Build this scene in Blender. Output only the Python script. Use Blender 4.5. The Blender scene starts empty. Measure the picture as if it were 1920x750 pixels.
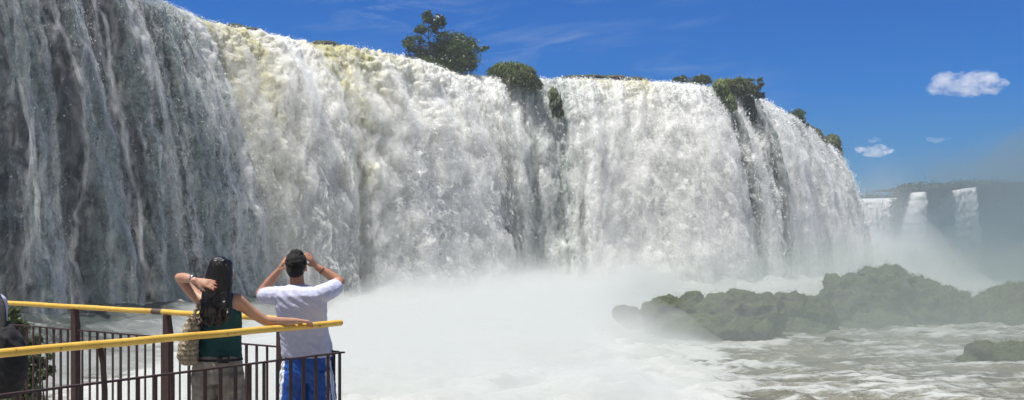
import bpy, bmesh, math, random
import numpy as np
from mathutils import Vector, Matrix

random.seed(7)
rng = np.random.default_rng(11)
scene = bpy.context.scene
COL = scene.collection
R = math.radians

# ------------------------------------------------------------------ camera model
F, CX, HY = 1800.0, 960.0, 471.0          # focal length and horizon in photo pixels
ZC = 8.0                                  # eye height above the river
DECK = ZC - 1.75

def W(px, py, d):
    return Vector(((px - CX) / F * d, d, ZC + (HY - py) / F * d))

# ------------------------------------------------------------------ helpers
def tag(o, label, cat, group=None, kind=None):
    o['label'] = label
    o['category'] = cat
    if group: o['group'] = group
    if kind: o['kind'] = kind
    return o

def empty(name, loc):
    o = bpy.data.objects.new(name, None)
    o.empty_display_size = 0.3
    o.location = loc
    COL.objects.link(o)
    return o

def link(name, me, mat, parent=None, smooth=True):
    o = bpy.data.objects.new(name, me)
    COL.objects.link(o)
    if mat:
        me.materials.append(mat)
    if smooth and len(me.polygons):
        me.polygons.foreach_set('use_smooth', np.ones(len(me.polygons), dtype=bool))
    if parent:
        o.parent = parent
        o.matrix_parent_inverse = Matrix.Translation(-Vector(parent.location))
    return o

def np_mesh(name, V, Fc):
    V = np.ascontiguousarray(V, dtype=np.float32)
    Fc = np.ascontiguousarray(Fc, dtype=np.int32)
    n, k = Fc.shape
    me = bpy.data.meshes.new(name)
    me.vertices.add(len(V)); me.vertices.foreach_set('co', V.ravel())
    me.loops.add(n * k); me.loops.foreach_set('vertex_index', Fc.ravel())
    me.polygons.add(n)
    me.polygons.foreach_set('loop_start', np.arange(0, n * k, k, dtype=np.int32))
    me.polygons.foreach_set('loop_total', np.full(n, k, dtype=np.int32))
    me.update(calc_edges=True)
    return me

def fattr(me, name, arr):
    a = me.attributes.new(name, 'FLOAT', 'POINT')
    a.data.foreach_set('value', np.ascontiguousarray(arr, dtype=np.float32).ravel())

def vattr(me, name, arr):
    a = me.attributes.new(name, 'FLOAT_VECTOR', 'POINT')
    a.data.foreach_set('vector', np.ascontiguousarray(arr, dtype=np.float32).ravel())

def cattr(me, name, arr):
    a = me.attributes.new(name, 'FLOAT_COLOR', 'POINT')
    a.data.foreach_set('color', np.ascontiguousarray(arr, dtype=np.float32).ravel())

def grid_faces(nu, nv):
    i = np.arange(nu - 1)[:, None] * nv + np.arange(nv - 1)[None, :]
    return np.stack([i, i + nv, i + nv + 1, i + 1], -1).reshape(-1, 4)

# gradient noise
_perm = rng.permutation(256).astype(np.int32); _perm = np.concatenate([_perm, _perm, _perm])
_g = rng.normal(size=(256, 3)).astype(np.float32); _g /= np.linalg.norm(_g, axis=1, keepdims=True)

def noise3(x, y, z):
    x, y, z = np.broadcast_arrays(np.asarray(x, np.float32), np.asarray(y, np.float32), np.asarray(z, np.float32))
    xi, yi, zi = np.floor(x).astype(np.int32), np.floor(y).astype(np.int32), np.floor(z).astype(np.int32)
    fx, fy, fz = x - xi, y - yi, z - zi
    xi, yi, zi = xi & 255, yi & 255, zi & 255
    u, v, w = [t * t * t * (t * (t * 6 - 15) + 10) for t in (fx, fy, fz)]
    out = 0
    for a in (0, 1):
        pa = _perm[xi + a]; wa = u if a else 1 - u
        for b in (0, 1):
            pb = _perm[pa + yi + b]; wb = v if b else 1 - v
            for c in (0, 1):
                g = _g[_perm[pb + zi + c]]; wc = w if c else 1 - w
                out = out + wa * wb * wc * (g[..., 0] * (fx - a) + g[..., 1] * (fy - b) + g[..., 2] * (fz - c))
    return out * 1.5

def fbm(x, y, z, octv=4, gain=.5):
    s, a, f, t = 0, 1.0, 1.0, 0
    for k in range(octv):
        s = s + a * noise3(x * f + 17.3 * k, y * f + 5.1 * k, z * f + 9.7 * k); t += a
        a *= gain; f *= 2.03
    return s / t

def sstep(a, b, x):
    t = np.clip((x - a) / (b - a), 0, 1)
    return t * t * (3 - 2 * t)

# ------------------------------------------------------------------ materials
class NT:
    def __init__(self, name):
        self.m = bpy.data.materials.new(name); self.m.use_nodes = True
        self.t = self.m.node_tree; self.t.nodes.clear()
        self.out = self.n('ShaderNodeOutputMaterial')
    def n(self, typ, **kw):
        nd = self.t.nodes.new(typ)
        for k, v in kw.items():
            if hasattr(nd, k) and k not in nd.inputs.keys():
                setattr(nd, k, v)
            else:
                self.set(nd, k, v)
        return nd
    def set(self, nd, key, v):
        s = nd.inputs[key]
        if hasattr(v, 'links') or isinstance(v, bpy.types.NodeSocket):
            self.t.links.new(v, s)
        else:
            if isinstance(v, (tuple, list)) and len(v) == 3 and s.type == 'RGBA': v = (*v, 1)
            s.default_value = v
    def attr(self, name, out='Fac'):
        nd = self.t.nodes.new('ShaderNodeAttribute'); nd.attribute_name = name
        return nd.outputs[out]
    def math(self, op, a, b=0.0, c=None, clamp=False):
        nd = self.t.nodes.new('ShaderNodeMath'); nd.operation = op; nd.use_clamp = clamp
        for i, v in enumerate((a, b) if c is None else (a, b, c)):
            self.set(nd, i, v)
        return nd.outputs[0]
    def vmul(self, a, b):
        nd = self.t.nodes.new('ShaderNodeVectorMath'); nd.operation = 'MULTIPLY'
        self.set(nd, 0, a); self.set(nd, 1, b); return nd.outputs[0]
    def noise(self, vec, scale=1., detail=4., rough=.55, lac=2., dist=0.):
        nd = self.t.nodes.new('ShaderNodeTexNoise')
        if vec is not None: self.set(nd, 'Vector', vec)
        for k, v in (('Scale', scale), ('Detail', detail), ('Roughness', rough), ('Lacunarity', lac), ('Distortion', dist)):
            nd.inputs[k].default_value = v
        return nd.outputs['Fac']
    def mapr(self, v, a, b, c=0., d=1., smooth=False):
        nd = self.t.nodes.new('ShaderNodeMapRange'); nd.clamp = True
        if smooth: nd.interpolation_type = 'SMOOTHSTEP'
        self.set(nd, 0, v)
        for i, x in enumerate((a, b, c, d)): self.set(nd, i + 1, x)
        return nd.outputs[0]
    def mix(self, f, a, b, blend='MIX'):
        nd = self.t.nodes.new('ShaderNodeMix'); nd.data_type = 'RGBA'; nd.blend_type = blend
        self.set(nd, 0, f); self.set(nd, 6, a); self.set(nd, 7, b)
        return nd.outputs[2]
    def obj(self):
        return self.t.nodes.new('ShaderNodeTexCoord').outputs['Object']
    def bump(self, h, strength, dist):
        nd = self.t.nodes.new('ShaderNodeBump')
        self.set(nd, 'Height', h); nd.inputs['Strength'].default_value = strength; nd.inputs['Distance'].default_value = dist
        return nd.outputs[0]
    def bsdf(self, **kw):
        nd = self.t.nodes.new('ShaderNodeBsdfPrincipled')
        for k, v in kw.items(): self.set(nd, k.replace('_', ' '), v)
        return nd.outputs[0]
    def done(self, shader, vol=None):
        if shader: self.t.links.new(shader, self.out.inputs['Surface'])
        if vol: self.t.links.new(vol, self.out.inputs['Volume'])
        return self.m

def simple(name, col, rough=.6, var=.25, scale=8., bump=0., bscale=60., metal=0., spec=.5, coat=0.):
    t = NT(name); o = t.obj()
    f = t.noise(o, scale, 5, .6)
    a = tuple(c * (1 - var) for c in col); b = tuple(min(1, c * (1 + var)) for c in col)
    c = t.mix(t.mapr(f, .3, .7), a, b)
    kw = dict(Base_Color=c, Roughness=rough, Metallic=metal)
    if bump: kw['Normal'] = t.bump(t.noise(o, bscale, 4, .6), bump, .01)
    s = t.bsdf(**kw)
    return t.done(s)

# ------------------------------------------------------------------ world, sun, camera
SUN = Vector((-0.25, -0.08, 0.962)).normalized()      # direction towards the sun
elev = math.asin(SUN.z); az = math.atan2(SUN.x, SUN.y)

world = bpy.data.worlds.new('World'); scene.world = world; world.use_nodes = True
wt = world.node_tree; wt.nodes.clear()
class WNT(NT):
    def __init__(self): self.t = wt
w = WNT()
wout = wt.nodes.new('ShaderNodeOutputWorld')
sky = wt.nodes.new('ShaderNodeTexSky'); sky.sky_type = 'NISHITA'; sky.sun_disc = False
sky.sun_elevation = elev; sky.sun_rotation = az
sky.altitude = 300; sky.air_density = 1.15; sky.dust_density = .35; sky.ozone_density = 4.0
hs = wt.nodes.new('ShaderNodeHueSaturation'); hs.inputs['Saturation'].default_value = 1.2; hs.inputs['Value'].default_value = 1.0
wt.links.new(sky.outputs[0], hs.inputs['Color'])
tc = wt.nodes.new('ShaderNodeTexCoord').outputs['Generated']
sep = wt.nodes.new('ShaderNodeSeparateXYZ'); wt.links.new(tc, sep.inputs[0])
azn = w.math('ARCTAN2', sep.outputs[0], sep.outputs[1])
eln = w.math('ARCSINE', sep.outputs[2])
cmb = wt.nodes.new('ShaderNodeCombineXYZ')
w.set(cmb, 0, w.math('MULTIPLY_ADD', azn, 7.0, w.math('MULTIPLY', eln, 5.0)))
w.set(cmb, 1, w.math('MULTIPLY_ADD', eln, 42.0, w.math('MULTIPLY', azn, -5.0)))
cir = w.noise(cmb.outputs[0], 1.0, 9, .62, 2.1, .6)
cmb2 = wt.nodes.new('ShaderNodeCombineXYZ')
w.set(cmb2, 0, w.math('MULTIPLY', azn, 4.5)); w.set(cmb2, 1, w.math('MULTIPLY_ADD', eln, 14.0, 3.35))
patch = w.noise(cmb2.outputs[0], 1.0, 2, .5)
cm = w.math('MULTIPLY', w.mapr(cir, .47, .80), w.mapr(patch, .46, .68))
cm = w.math('MULTIPLY', cm, w.mapr(azn, .18, .34, 1., 0.))
cm = w.math('MULTIPLY', cm, .55)
tint = w.mix(1.0, hs.outputs[0], (.04, .47, 1.0, 1), 'MULTIPLY')
# towards the horizon the air pales; unseen broken cloud is added behind the viewer as neutral fill light
tint = w.mix(w.mapr(eln, .16, .0, 0., .8), tint, (.7, 2.0, 3.2, 1))
skc = w.mix(cm, tint, (5.5, 6.2, 7.2, 1))
cov = w.noise(tc, 2.2, 6, .55)
cf = w.math('MULTIPLY', w.mapr(sep.outputs[1], .05, -.35), w.mapr(cov, .36, .52))
skc = w.mix(cf, skc, (2.6, 2.7, 2.8, 1))
bg = wt.nodes.new('ShaderNodeBackground'); bg.inputs['Strength'].default_value = .068
wt.links.new(skc, bg.inputs['Color']); wt.links.new(bg.outputs[0], wout.inputs['Surface'])

sl = bpy.data.lights.new('sun', 'SUN'); sl.energy = 5.0; sl.angle = R(.55); sl.color = (1., .965, .90)
so = bpy.data.objects.new('sun', sl); COL.objects.link(so)
so.rotation_euler = (-SUN).to_track_quat('-Z', 'Y').to_euler(); so.location = (-40, 20, 120)

cam = bpy.data.cameras.new('camera'); co = bpy.data.objects.new('camera', cam); COL.objects.link(co)
co.location = (0, 0, ZC); co.rotation_euler = (R(90), 0, 0)
cam.sensor_width = 36; cam.lens = 36 * F / 1920; cam.shift_y = 96 / 1920
cam.clip_start = .1; cam.clip_end = 20000
scene.camera = co
vs = scene.view_settings
scene.display_settings.display_device = 'sRGB'
vs.view_transform = 'Standard'; vs.look = 'None'; vs.gamma = 1; vs.exposure = 0.52; vs.use_curve_mapping = False
cy = scene.cycles
cy.use_denoising = True
cy.max_bounces = 10; cy.diffuse_bounces = 3; cy.glossy_bounces = 3; cy.transmission_bounces = 4
cy.transparent_max_bounces = 24; cy.volume_bounces = 5
cy.use_adaptive_sampling = True; cy.adaptive_threshold = .02
cy.sample_clamp_indirect = 6
cy.volume_step_rate = 1.0; cy.volume_max_steps = 256

# ------------------------------------------------------------------ haze: even air over the scene
def box_mesh(x0, x1, y0, y1, z0, z1):
    V = [(x, y, z) for x in (x0, x1) for y in (y0, y1) for z in (z0, z1)]
    return np_mesh('box', V, [(0, 1, 3, 2), (4, 6, 7, 5), (0, 4, 5, 1), (2, 3, 7, 6), (0, 2, 6, 4), (1, 5, 7, 3)])

t = NT('air_haze')
pv = t.n('ShaderNodeVolumePrincipled'); pv.inputs['Color'].default_value = (.84, .93, 1, 1); pv.inputs['Density'].default_value = .00032
pv.inputs['Anisotropy'].default_value = .1
M_haze = t.done(None, pv.outputs[0])
hz = link('haze', box_mesh(-330, 640, -60, 900, -4, 61), M_haze, smooth=False)
tag(hz, 'pale blue air haze veiling the far side of the gorge', 'haze', kind='stuff')

# ------------------------------------------------------------------ cloud volumes
def remeshed(me_in, voxel, smooth=0, name='m'):
    o = bpy.data.objects.new('tmp', me_in); COL.objects.link(o)
    md = o.modifiers.new('r', 'REMESH'); md.mode = 'VOXEL'; md.voxel_size = voxel
    if smooth:
        sm = o.modifiers.new('s', 'SMOOTH'); sm.iterations = smooth; sm.factor = .5
    dg = bpy.context.evaluated_depsgraph_get()
    me = bpy.data.meshes.new_from_object(o.evaluated_get(dg), depsgraph=dg)
    bpy.data.objects.remove(o)
    me.name = name
    return me

def blob_bm(bm, c, r, sub=3):
    res = bmesh.ops.create_icosphere(bm, subdivisions=sub, radius=1)
    for v in res['verts']:
        v.co = Vector((v.co.x * r[0] + c[0], v.co.y * r[1] + c[1], v.co.z * r[2] + c[2]))

def get_v(me):
    a = np.empty(len(me.vertices) * 3, np.float32); me.vertices.foreach_get('co', a); return a.reshape(-1, 3)
def get_n(me):
    a = np.empty(len(me.vertices) * 3, np.float32); me.vertex_normals.foreach_get('vector', a); return a.reshape(-1, 3)
def set_v(me, V):
    me.vertices.foreach_set('co', np.ascontiguousarray(V, np.float32).ravel()); me.update()

def cloud_mat(name, dens, col=(1, 1, 1)):
    t = NT(name)
    o = t.obj()
    n = t.noise(t.vmul(o, (1, 1, 1.5)), .05, 7, .66, 2.1, .6)
    d = t.math('MULTIPLY', t.mapr(n, .42, .66), dens)
    pv = t.n('ShaderNodeVolumePrincipled'); pv.inputs['Color'].default_value = (*col, 1)
    t.set(pv, 'Density', d)
    t.m.cycles.volume_step_rate = .35
    return t.done(None, pv.outputs[0])

def cloud(px, py, wpx, hpx, seed, dens, label, d=1500.):
    rs = random.Random(seed)
    c = W(px, py, d); s = d / F
    bm = bmesh.new()
    for k in range(16):
        a = rs.uniform(-1, 1)
        env = (1 - a * a) ** .5
        blob_bm(bm, (a * wpx * .40 * s, rs.uniform(-.25, .25) * wpx * s * .5, rs.uniform(-.28, .30) * hpx * s * env - .06 * hpx * s),
                (wpx * s * rs.uniform(.12, .22) * (.55 + .5 * env), wpx * s * .17, hpx * s * rs.uniform(.16, .30) * (.5 + .6 * env)), 2)
    me = bpy.data.meshes.new('c'); bm.to_mesh(me); bm.free()
    me = remeshed(me, wpx * s / 45, 2, 'cloud')
    V = get_v(me); N = get_n(me)
    V += N * (fbm(V[:, 0] / 14 + seed, V[:, 1] / 14, V[:, 2] / 9, 4)[:, None] * hpx * s * .13)
    set_v(me, V)
    o = link('cloud', me, cloud_mat('cloud_vapour', dens, (.97, .98, 1)))
    o.location = c
    tag(o, label, 'cloud', 'small fair weather clouds')
cloud(1817, 156, 144, 66, 3, .036, 'largest of the small puffy white clouds, high at the right')
cloud(1636, 282, 74, 24, 5, .06, 'small flat based cloud low over the distant waterfalls, beside the cliff end')
cloud(1640, 262, 26, 14, 8, .04, 'tiny faint cloud scrap above the small flat based cloud')
cloud(1757, 260, 44, 15, 9, .025, 'faint smudge of a cloud below the largest puffy cloud')

# ------------------------------------------------------------------ the rim of the fall, in plan
def rim_pt(px, d, z=38.0):
    return ((px - CX) / F * d, d, z)
CTRL = np.array([(-66, 12, 38), (-61, 30, 38), (-55.5, 50, 38), (-50.5, 69, 38), (-46.5, 87, 38), (-44, 101, 38),
    rim_pt(300, 114.6), rim_pt(350, 121), rim_pt(400, 126), rim_pt(450, 130), rim_pt(520, 135), rim_pt(580, 138.8), rim_pt(640, 141), rim_pt(700, 144), rim_pt(770, 150),
    rim_pt(845, 161), rim_pt(900, 164.5), rim_pt(1000, 166.7), rim_pt(1100, 168), rim_pt(1200, 169), rim_pt(1300, 173), rim_pt(1390, 181, 37.8),
    rim_pt(1445, 190, 36.8), rim_pt(1495, 201, 35.2), rim_pt(1540, 215, 32.4), rim_pt(1566, 226, 29.4), (80, 236, 28), (82, 247, 28), (81, 259, 28), (76, 274, 28)], float)

def catmull(P, n):
    m = len(P); tt = np.linspace(0, m - 1 - 1e-6, n); i = tt.astype(int); f = (tt - i)[:, None]
    p0 = P[np.clip(i - 1, 0, m - 1)]; p1 = P[i]; p2 = P[np.clip(i + 1, 0, m - 1)]; p3 = P[np.clip(i + 2, 0, m - 1)]
    return .5 * (2 * p1 + (p2 - p0) * f + (2 * p0 - 5 * p1 + 4 * p2 - p3) * f ** 2 + (3 * p1 - p0 - 3 * p2 + p3) * f ** 3)

def resample(P, step):
    L = np.concatenate([[0], np.cumsum(np.linalg.norm(np.diff(P[:, :2], axis=0), axis=1))])
    n = int(L[-1] / step); s = np.linspace(0, L[-1], n)
    return np.stack([np.interp(s, L, P[:, k]) for k in range(P.shape[1])], 1), s

RIM, SU = resample(catmull(CTRL, 6000), .145)
tg = np.gradient(RIM[:, :2], axis=0); tg /= np.linalg.norm(tg, axis=1, keepdims=True)
NRM = np.stack([tg[:, 1], -tg[:, 0]], 1)
k_ = np.ones(61) / 61
NRM = np.stack([np.convolve(np.pad(NRM[:, i], 30, mode='edge'), k_, 'valid') for i in (0, 1)], 1)
NRM /= np.linalg.norm(NRM, axis=1, keepdims=True)
RPX = CX + F * (RIM[:, 0] + 2.5 * NRM[:, 0]) / (RIM[:, 1] + 2.5 * NRM[:, 1])
RPX[(RIM[:, 1] < 60)] = np.minimum(RPX[(RIM[:, 1] < 60)], -300)
back = np.arange(len(RPX)) > np.argmax(RPX); RPX = np.where(back, np.max(RPX) + (np.arange(len(RPX)) - np.argmax(RPX)) * .6, RPX)

def along(table):
    t = np.array(table, float)
    return np.interp(RPX, t[:, 0], t[:, 1])

V0 = along([(-500, 2.8), (300, 3.0), (400, 4.6), (470, 5.4), (880, 5.4), (960, 4.9), (1030, 4.3), (1110, 4.9), (1180, 5.2), (1320, 5.0), (1362, 3.6), (1380, 4.2), (1410, 3.4), (1450, 3.8), (1560, 3.4), (1590, 3.2)])
COVER = along([(-500, .5), (-80, .45), (0, .66), (22, .78), (42, .62), (64, .34), (84, .36), (104, .70), (126, .86), (150, .62), (170, .30), (190, .14), (206, .36), (219, .74), (235, .80), (250, .52),
    (272, .36), (290, .60), (318, .84), (345, .80), (375, .95), (405, 1.15), (440, 1.2), (935, 1.2), (975, 1.1), (1012, 1.05), (1034, .92), (1046, .76), (1058, 1.0), (1090, 1.1), (1140, 1.2), (1325, 1.2), (1346, .98),
    (1354, .74), (1363, .42), (1370, .62), (1378, 1.0), (1388, 1.0), (1397, .60), (1405, .28), (1413, .42), (1421, .85), (1445, 1.1), (1545, 1.1), (1560, .85), (1572, .8), (1600, .55), (1640, .45)])
COVER = COVER - .11 * (RPX < 370) - .12 * ((RPX > 160) & (RPX < 205)) - .10 * ((RPX > 62) & (RPX < 90)) - .08 * ((RPX > 258) & (RPX < 284))
CLUMP = along([(-500, .12), (330, .12), (410, .7), (470, .9), (560, 1.0), (860, 1.0), (930, .7), (1010, .5), (1120, .5), (1200, .6), (1300, .45), (1400, .2), (1600, .3)])
CLEAR_SHADE = along([(-500, .9), (330, .8), (400, .12), (900, .15), (960, .34), (1020, .44), (1090, .34), (1150, .08), (1300, .12), (1350, .35), (1420, .35), (1460, .25), (1570, .3), (1592, 1.0), (1640, 1.0)])  # glassy water; left end raised so the colour also carries shade
TINT = along([(-500, 0), (385, 0), (400, .9), (425, .6), (455, .9), (480, .45), (510, .15), (560, .12), (585, .7), (605, 1.), (660, .9), (700, .45), (760, .4), (850, .2), (920, .06), (1060, .03), (1090, .5), (1130, .7), (1160, .35), (1185, .95), (1212, .9), (1235, .25), (1270, .2), (1300, .0), (1600, 0)])
TLEN = along([(-500, 8), (400, 14), (450, 26), (480, 16), (590, 14), (640, 24), (700, 14), (850, 7), (1080, 2.5), (1200, 4), (1600, 3)])

NV, NP = 292, 26
U = len(RIM)
hz_ = np.linspace(0, 1, NV) ** 1.25
O = np.zeros((U, NP + NV)); Z = np.zeros_like(O); VV = np.zeros_like(O)
O[:, :NP] = np.linspace(-5, 0, NP, endpoint=False)[None, :] ; Z[:, :NP] = RIM[:, 2:3]
h = hz_[None, :] * (RIM[:, 2:3] + 1.5)
O[:, NP:] = V0[:, None] * np.sqrt(h / 4.9) ; Z[:, NP:] = RIM[:, 2:3] - h
VV[:, 1:] = np.cumsum(np.hypot(np.diff(O, axis=1), np.diff(Z, axis=1)), axis=1); VV -= VV[:, NP:NP + 1]
do = np.gradient(O, axis=1); dz = np.gradient(Z, axis=1); ln = np.hypot(do, dz) + 1e-6; do /= ln; dz /= ln
UU = np.repeat(SU[:, None], NP + NV, 1)
ex = lambda a: np.repeat(a[:, None], NP + NV, 1)
g1 = sstep(-2, 11, VV); g2 = sstep(-3, 5, VV)
cl = ex(CLUMP)
wu = UU + 1.1 * fbm(UU / 5, VV / 7, 1.5, 2); wv = VV + 1.6 * fbm(UU / 6, VV / 9, 7.5, 2)
puff = lambda a, b, s: 1 - 2.2 * np.abs(noise3(wu / a + s, wv / b, s * 3.1)) ** .8
bil = lambda a, b, s: 2.1 * np.abs(noise3(wu / a + s, wv / b, s * 3.1)) - .55
streak = fbm(UU / 2.6, VV / 26, 2.2, 3) * 1.6 + fbm(UU / .7, VV / 7, 4.2, 3) * .6
columns = fbm(UU / 8, VV / 70, 3.3, 3) * 3.0
plume = 2.1 * np.abs(noise3(wu / 7.5, VV / 75 + .3, 21.)) - .5
plume2 = 2.1 * np.abs(noise3(wu / 3.1, VV / 32, 23.)) - .5
D = columns * g1 * (.35 + .65 * cl)
D += plume * g1 * (1.5 + .8 * cl) + plume2 * g1 * (1.0 - .2 * cl)
D += streak * (.25 + .75 * g1) * (1.0 - .35 * cl) * .85
D += cl * (g1 * (bil(5.0, 9.5, 1.0) * 1.35) + (.25 + .75 * g1) * bil(2.5, 4.4, 2.0) * .75 + (.5 + .5 * g1) * bil(1.25, 2.2, 3.0) * .55 + (.4 + .6 * g2) * bil(.65, 1.0, 4.0) * .40 + (.4 + .6 * g2) * bil(.38, .6, 4.6) * .12)
D += (1 - cl) * (g2 * bil(1.3, 4.2, 5.0) * .42 + g2 * bil(.6, 1.6, 6.0) * .22)
D *= np.where(ex(np.arange(U, dtype=float)) > U - 160, .5, 1)
HN = -dz; UN = do
X = RIM[:, 0:1] + NRM[:, 0:1] * (O + D * HN); Y = RIM[:, 1:2] + NRM[:, 1:2] * (O + D * HN); ZZ = Z + D * UN * .9
CURT = np.stack([X, Y, ZZ], -1)
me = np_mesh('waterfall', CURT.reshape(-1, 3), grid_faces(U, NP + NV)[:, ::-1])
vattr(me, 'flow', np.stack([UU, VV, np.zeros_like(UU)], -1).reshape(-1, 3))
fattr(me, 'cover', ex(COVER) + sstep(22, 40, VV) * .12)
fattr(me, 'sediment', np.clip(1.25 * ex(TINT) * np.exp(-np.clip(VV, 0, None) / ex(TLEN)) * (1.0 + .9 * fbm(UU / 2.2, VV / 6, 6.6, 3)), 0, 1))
fattr(me, 'clear', np.clip(ex(CLEAR_SHADE) + (.9 - .5 * cl) * fbm(UU / 3.2, VV / 60, 12.6, 3) + .45 * cl * fbm(wu / 3.5, wv / 6, 15., 3), 0, 1))

t = NT('falling_water')
fl = t.attr('flow', 'Vector'); cov = t.attr('cover'); sed = t.attr('sediment'); clr = t.attr('clear')
n1 = t.noise(t.vmul(fl, (.9, .10, 1)), 1., 8, .72, 2.1, .3)          # long falling strands
n2 = t.noise(t.vmul(fl, (1.9, 1.1, 1)), 1., 7, .7, 2.2, .5)            # broken clots of foam
n3 = t.noise(t.vmul(fl, (5.2, 3.2, 1)), 1., 4, .65)                     # droplets
nn = t.math('ADD', t.math('MULTIPLY', n1, .56), t.math('ADD', t.math('MULTIPLY', n2, .32), t.math('MULTIPLY', n3, .12)))
al = t.math('MULTIPLY_ADD', t.math('SUBTRACT', nn, .5), 4.2, t.math('SUBTRACT', cov, .5))
alpha = t.mapr(al, -.30, .42, 0, 1, True)
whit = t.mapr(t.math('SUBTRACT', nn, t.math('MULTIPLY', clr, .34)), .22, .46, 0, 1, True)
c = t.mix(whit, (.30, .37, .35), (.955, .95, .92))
c = t.mix(t.math('MULTIPLY', sed, t.mapr(n2, .40, .65, 1., .6)), c, (.40, .36, .06))
bh = t.math('ADD', t.math('MULTIPLY', n2, .6), t.math('ADD', t.math('MULTIPLY', n3, .3), t.math('MULTIPLY', n1, .7)))
nb = t.bump(bh, .6, .4)
sh = t.n('ShaderNodeBsdfPrincipled'); t.set(sh, 'Base Color', c); t.set(sh, 'Roughness', .42); t.set(sh, 'Normal', nb); t.set(sh, 'IOR', 1.33)
t.set(sh, 'Subsurface Weight', .75); sh.inputs['Subsurface Radius'].default_value = (1, 1, 1); sh.inputs['Subsurface Scale'].default_value = 1.3
tr = t.n('ShaderNodeBsdfTranslucent'); t.set(tr, 'Color', c); t.set(tr, 'Normal', nb)
mx = t.n('ShaderNodeMixShader'); t.set(mx, 0, .25); t.t.links.new(sh.outputs[0], mx.inputs[1]); t.t.links.new(tr.outputs[0], mx.inputs[2])
tp = t.n('ShaderNodeBsdfTransparent')
ms = t.n('ShaderNodeMixShader'); t.set(ms, 0, alpha); t.t.links.new(tp.outputs[0], ms.inputs[1]); t.t.links.new(mx.outputs[0], ms.inputs[2])
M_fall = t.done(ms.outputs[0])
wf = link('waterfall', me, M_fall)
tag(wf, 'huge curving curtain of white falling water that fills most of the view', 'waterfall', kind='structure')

# torn veils of spray blown off the front of the curtain
t = NT('spray_veil')
fl = t.attr('flow', 'Vector'); cov = t.attr('cover')
n2 = t.noise(t.vmul(fl, (.75, .42, 1)), 1., 9, .70, 2.15, .6)
n3 = t.noise(t.vmul(fl, (4.2, 2.6, 1)), 1., 5, .7)
al = t.math('MULTIPLY_ADD', t.math('SUBTRACT', t.math('ADD', t.math('MULTIPLY', n2, .72), t.math('MULTIPLY', n3, .28)), .5), 5.0, cov)
alpha = t.mapr(al, .0, .55, 0, .92, True)
dif = t.n('ShaderNodeBsdfDiffuse'); t.set(dif, 'Color', (.955, .95, .92)); t.set(dif, 'Normal', t.bump(t.math('ADD', n2, t.math('MULTIPLY', n3, .4)), .5, .4))
tr = t.n('ShaderNodeBsdfTranslucent'); t.set(tr, 'Color', (.955, .95, .92))
mx = t.n('ShaderNodeMixShader'); t.set(mx, 0, .5); t.t.links.new(dif.outputs[0], mx.inputs[1]); t.t.links.new(tr.outputs[0], mx.inputs[2])
tp = t.n('ShaderNodeBsdfTransparent')
ms = t.n('ShaderNodeMixShader'); t.set(ms, 0, alpha); t.t.links.new(tp.outputs[0], ms.inputs[1]); t.t.links.new(mx.outputs[0], ms.inputs[2])
M_veil = t.done(ms.outputs[0])
VEIL = along([(-500, -.6), (330, -.45), (400, -.1), (470, .0), (880, .0), (980, -.15), (1050, -.3), (1130, -.1), (1200, .08), (1300, .02), (1345, -.15), (1365, -.6), (1415, -.6), (1450, -.15), (1560, -.15), (1600, -.5), (1640, -.6)])
iu0 = np.where(RIM[:, 1] > 62)[0][0]
for k, (gap, sd) in enumerate(((.45, 3.), (1.1, 6.))):
    sl_ = (slice(iu0, U - 60, 2), slice(NP - 2, None, 2))
    uu, vv, cc = UU[sl_], VV[sl_], cl[sl_]
    Dv = np.maximum(columns[sl_] * g1[sl_] * (.35 + .65 * cc), -.5) + g1[sl_] * (gap + cc * 1.0 * (2.0 * np.abs(noise3(uu / 4.2 + sd, vv / 7, sd)) + .9 * np.abs(noise3(uu / 1.7, vv / 2.8, sd * 2)) + .4 * np.abs(noise3(uu / .8, vv / 1.1, sd * 3))) + .6 * cc) + .1
    o_, z_ = O[sl_] + Dv * HN[sl_], Z[sl_] + Dv * UN[sl_]
    Vv = np.stack([RIM[sl_[0], 0:1] + NRM[sl_[0], 0:1] * o_, RIM[sl_[0], 1:2] + NRM[sl_[0], 1:2] * o_, z_], -1)
    me = np_mesh('veil', Vv.reshape(-1, 3), grid_faces(Vv.shape[0], Vv.shape[1])[:, ::-1])
    vattr(me, 'flow', np.stack([uu + 37 * sd, vv, 0 * uu], -1).reshape(-1, 3))
    fattr(me, 'cover', np.repeat(VEIL[sl_[0]][:, None], Vv.shape[1], 1) + .28 * sstep(2, 14, vv) - .30 + .5 * fbm(uu / 7, vv / 30, sd, 2) - .10 * k + .08 * cc - .7 * np.repeat(TINT[sl_[0]][:, None], Vv.shape[1], 1) * np.exp(-np.clip(vv, 0, None) / np.repeat(TLEN[sl_[0]][:, None], Vv.shape[1], 1)))
    link('spray_veil', me, M_veil, wf)

# a soft cloud of atomised spray clinging to the face of the thick flow
su = np.arange(np.argmax(RIM[:, 1] > 66), U - 150, 4); sv = np.arange(NP + 2, NP + NV, 5)
ix = np.ix_(su, sv)
gap = (sstep(1.5, 15, VV[ix]) * (1.1 + .5 * cl[ix])) * sstep(0, 14, su - su[0])[:, None] * sstep(0, 14, su[-1] - su)[:, None] * np.where(RPX[su] < 400, np.clip(COVER[su] * .75 - .18, .10, .34), np.clip(COVER[su] * 1.6 - .9, .05, 1))[:, None]
def face(Dd):
    o_, z_ = O[ix] + Dd * HN[ix], Z[ix] + Dd * UN[ix]
    return np.stack([RIM[su, 0][:, None] + NRM[su, 0][:, None] * o_, RIM[su, 1][:, None] + NRM[su, 1][:, None] * o_, z_], -1).reshape(-1, 3)
n_, m_ = gap.shape; f_ = grid_faces(n_, m_)[:, ::-1]; Nn_ = n_ * m_
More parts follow.
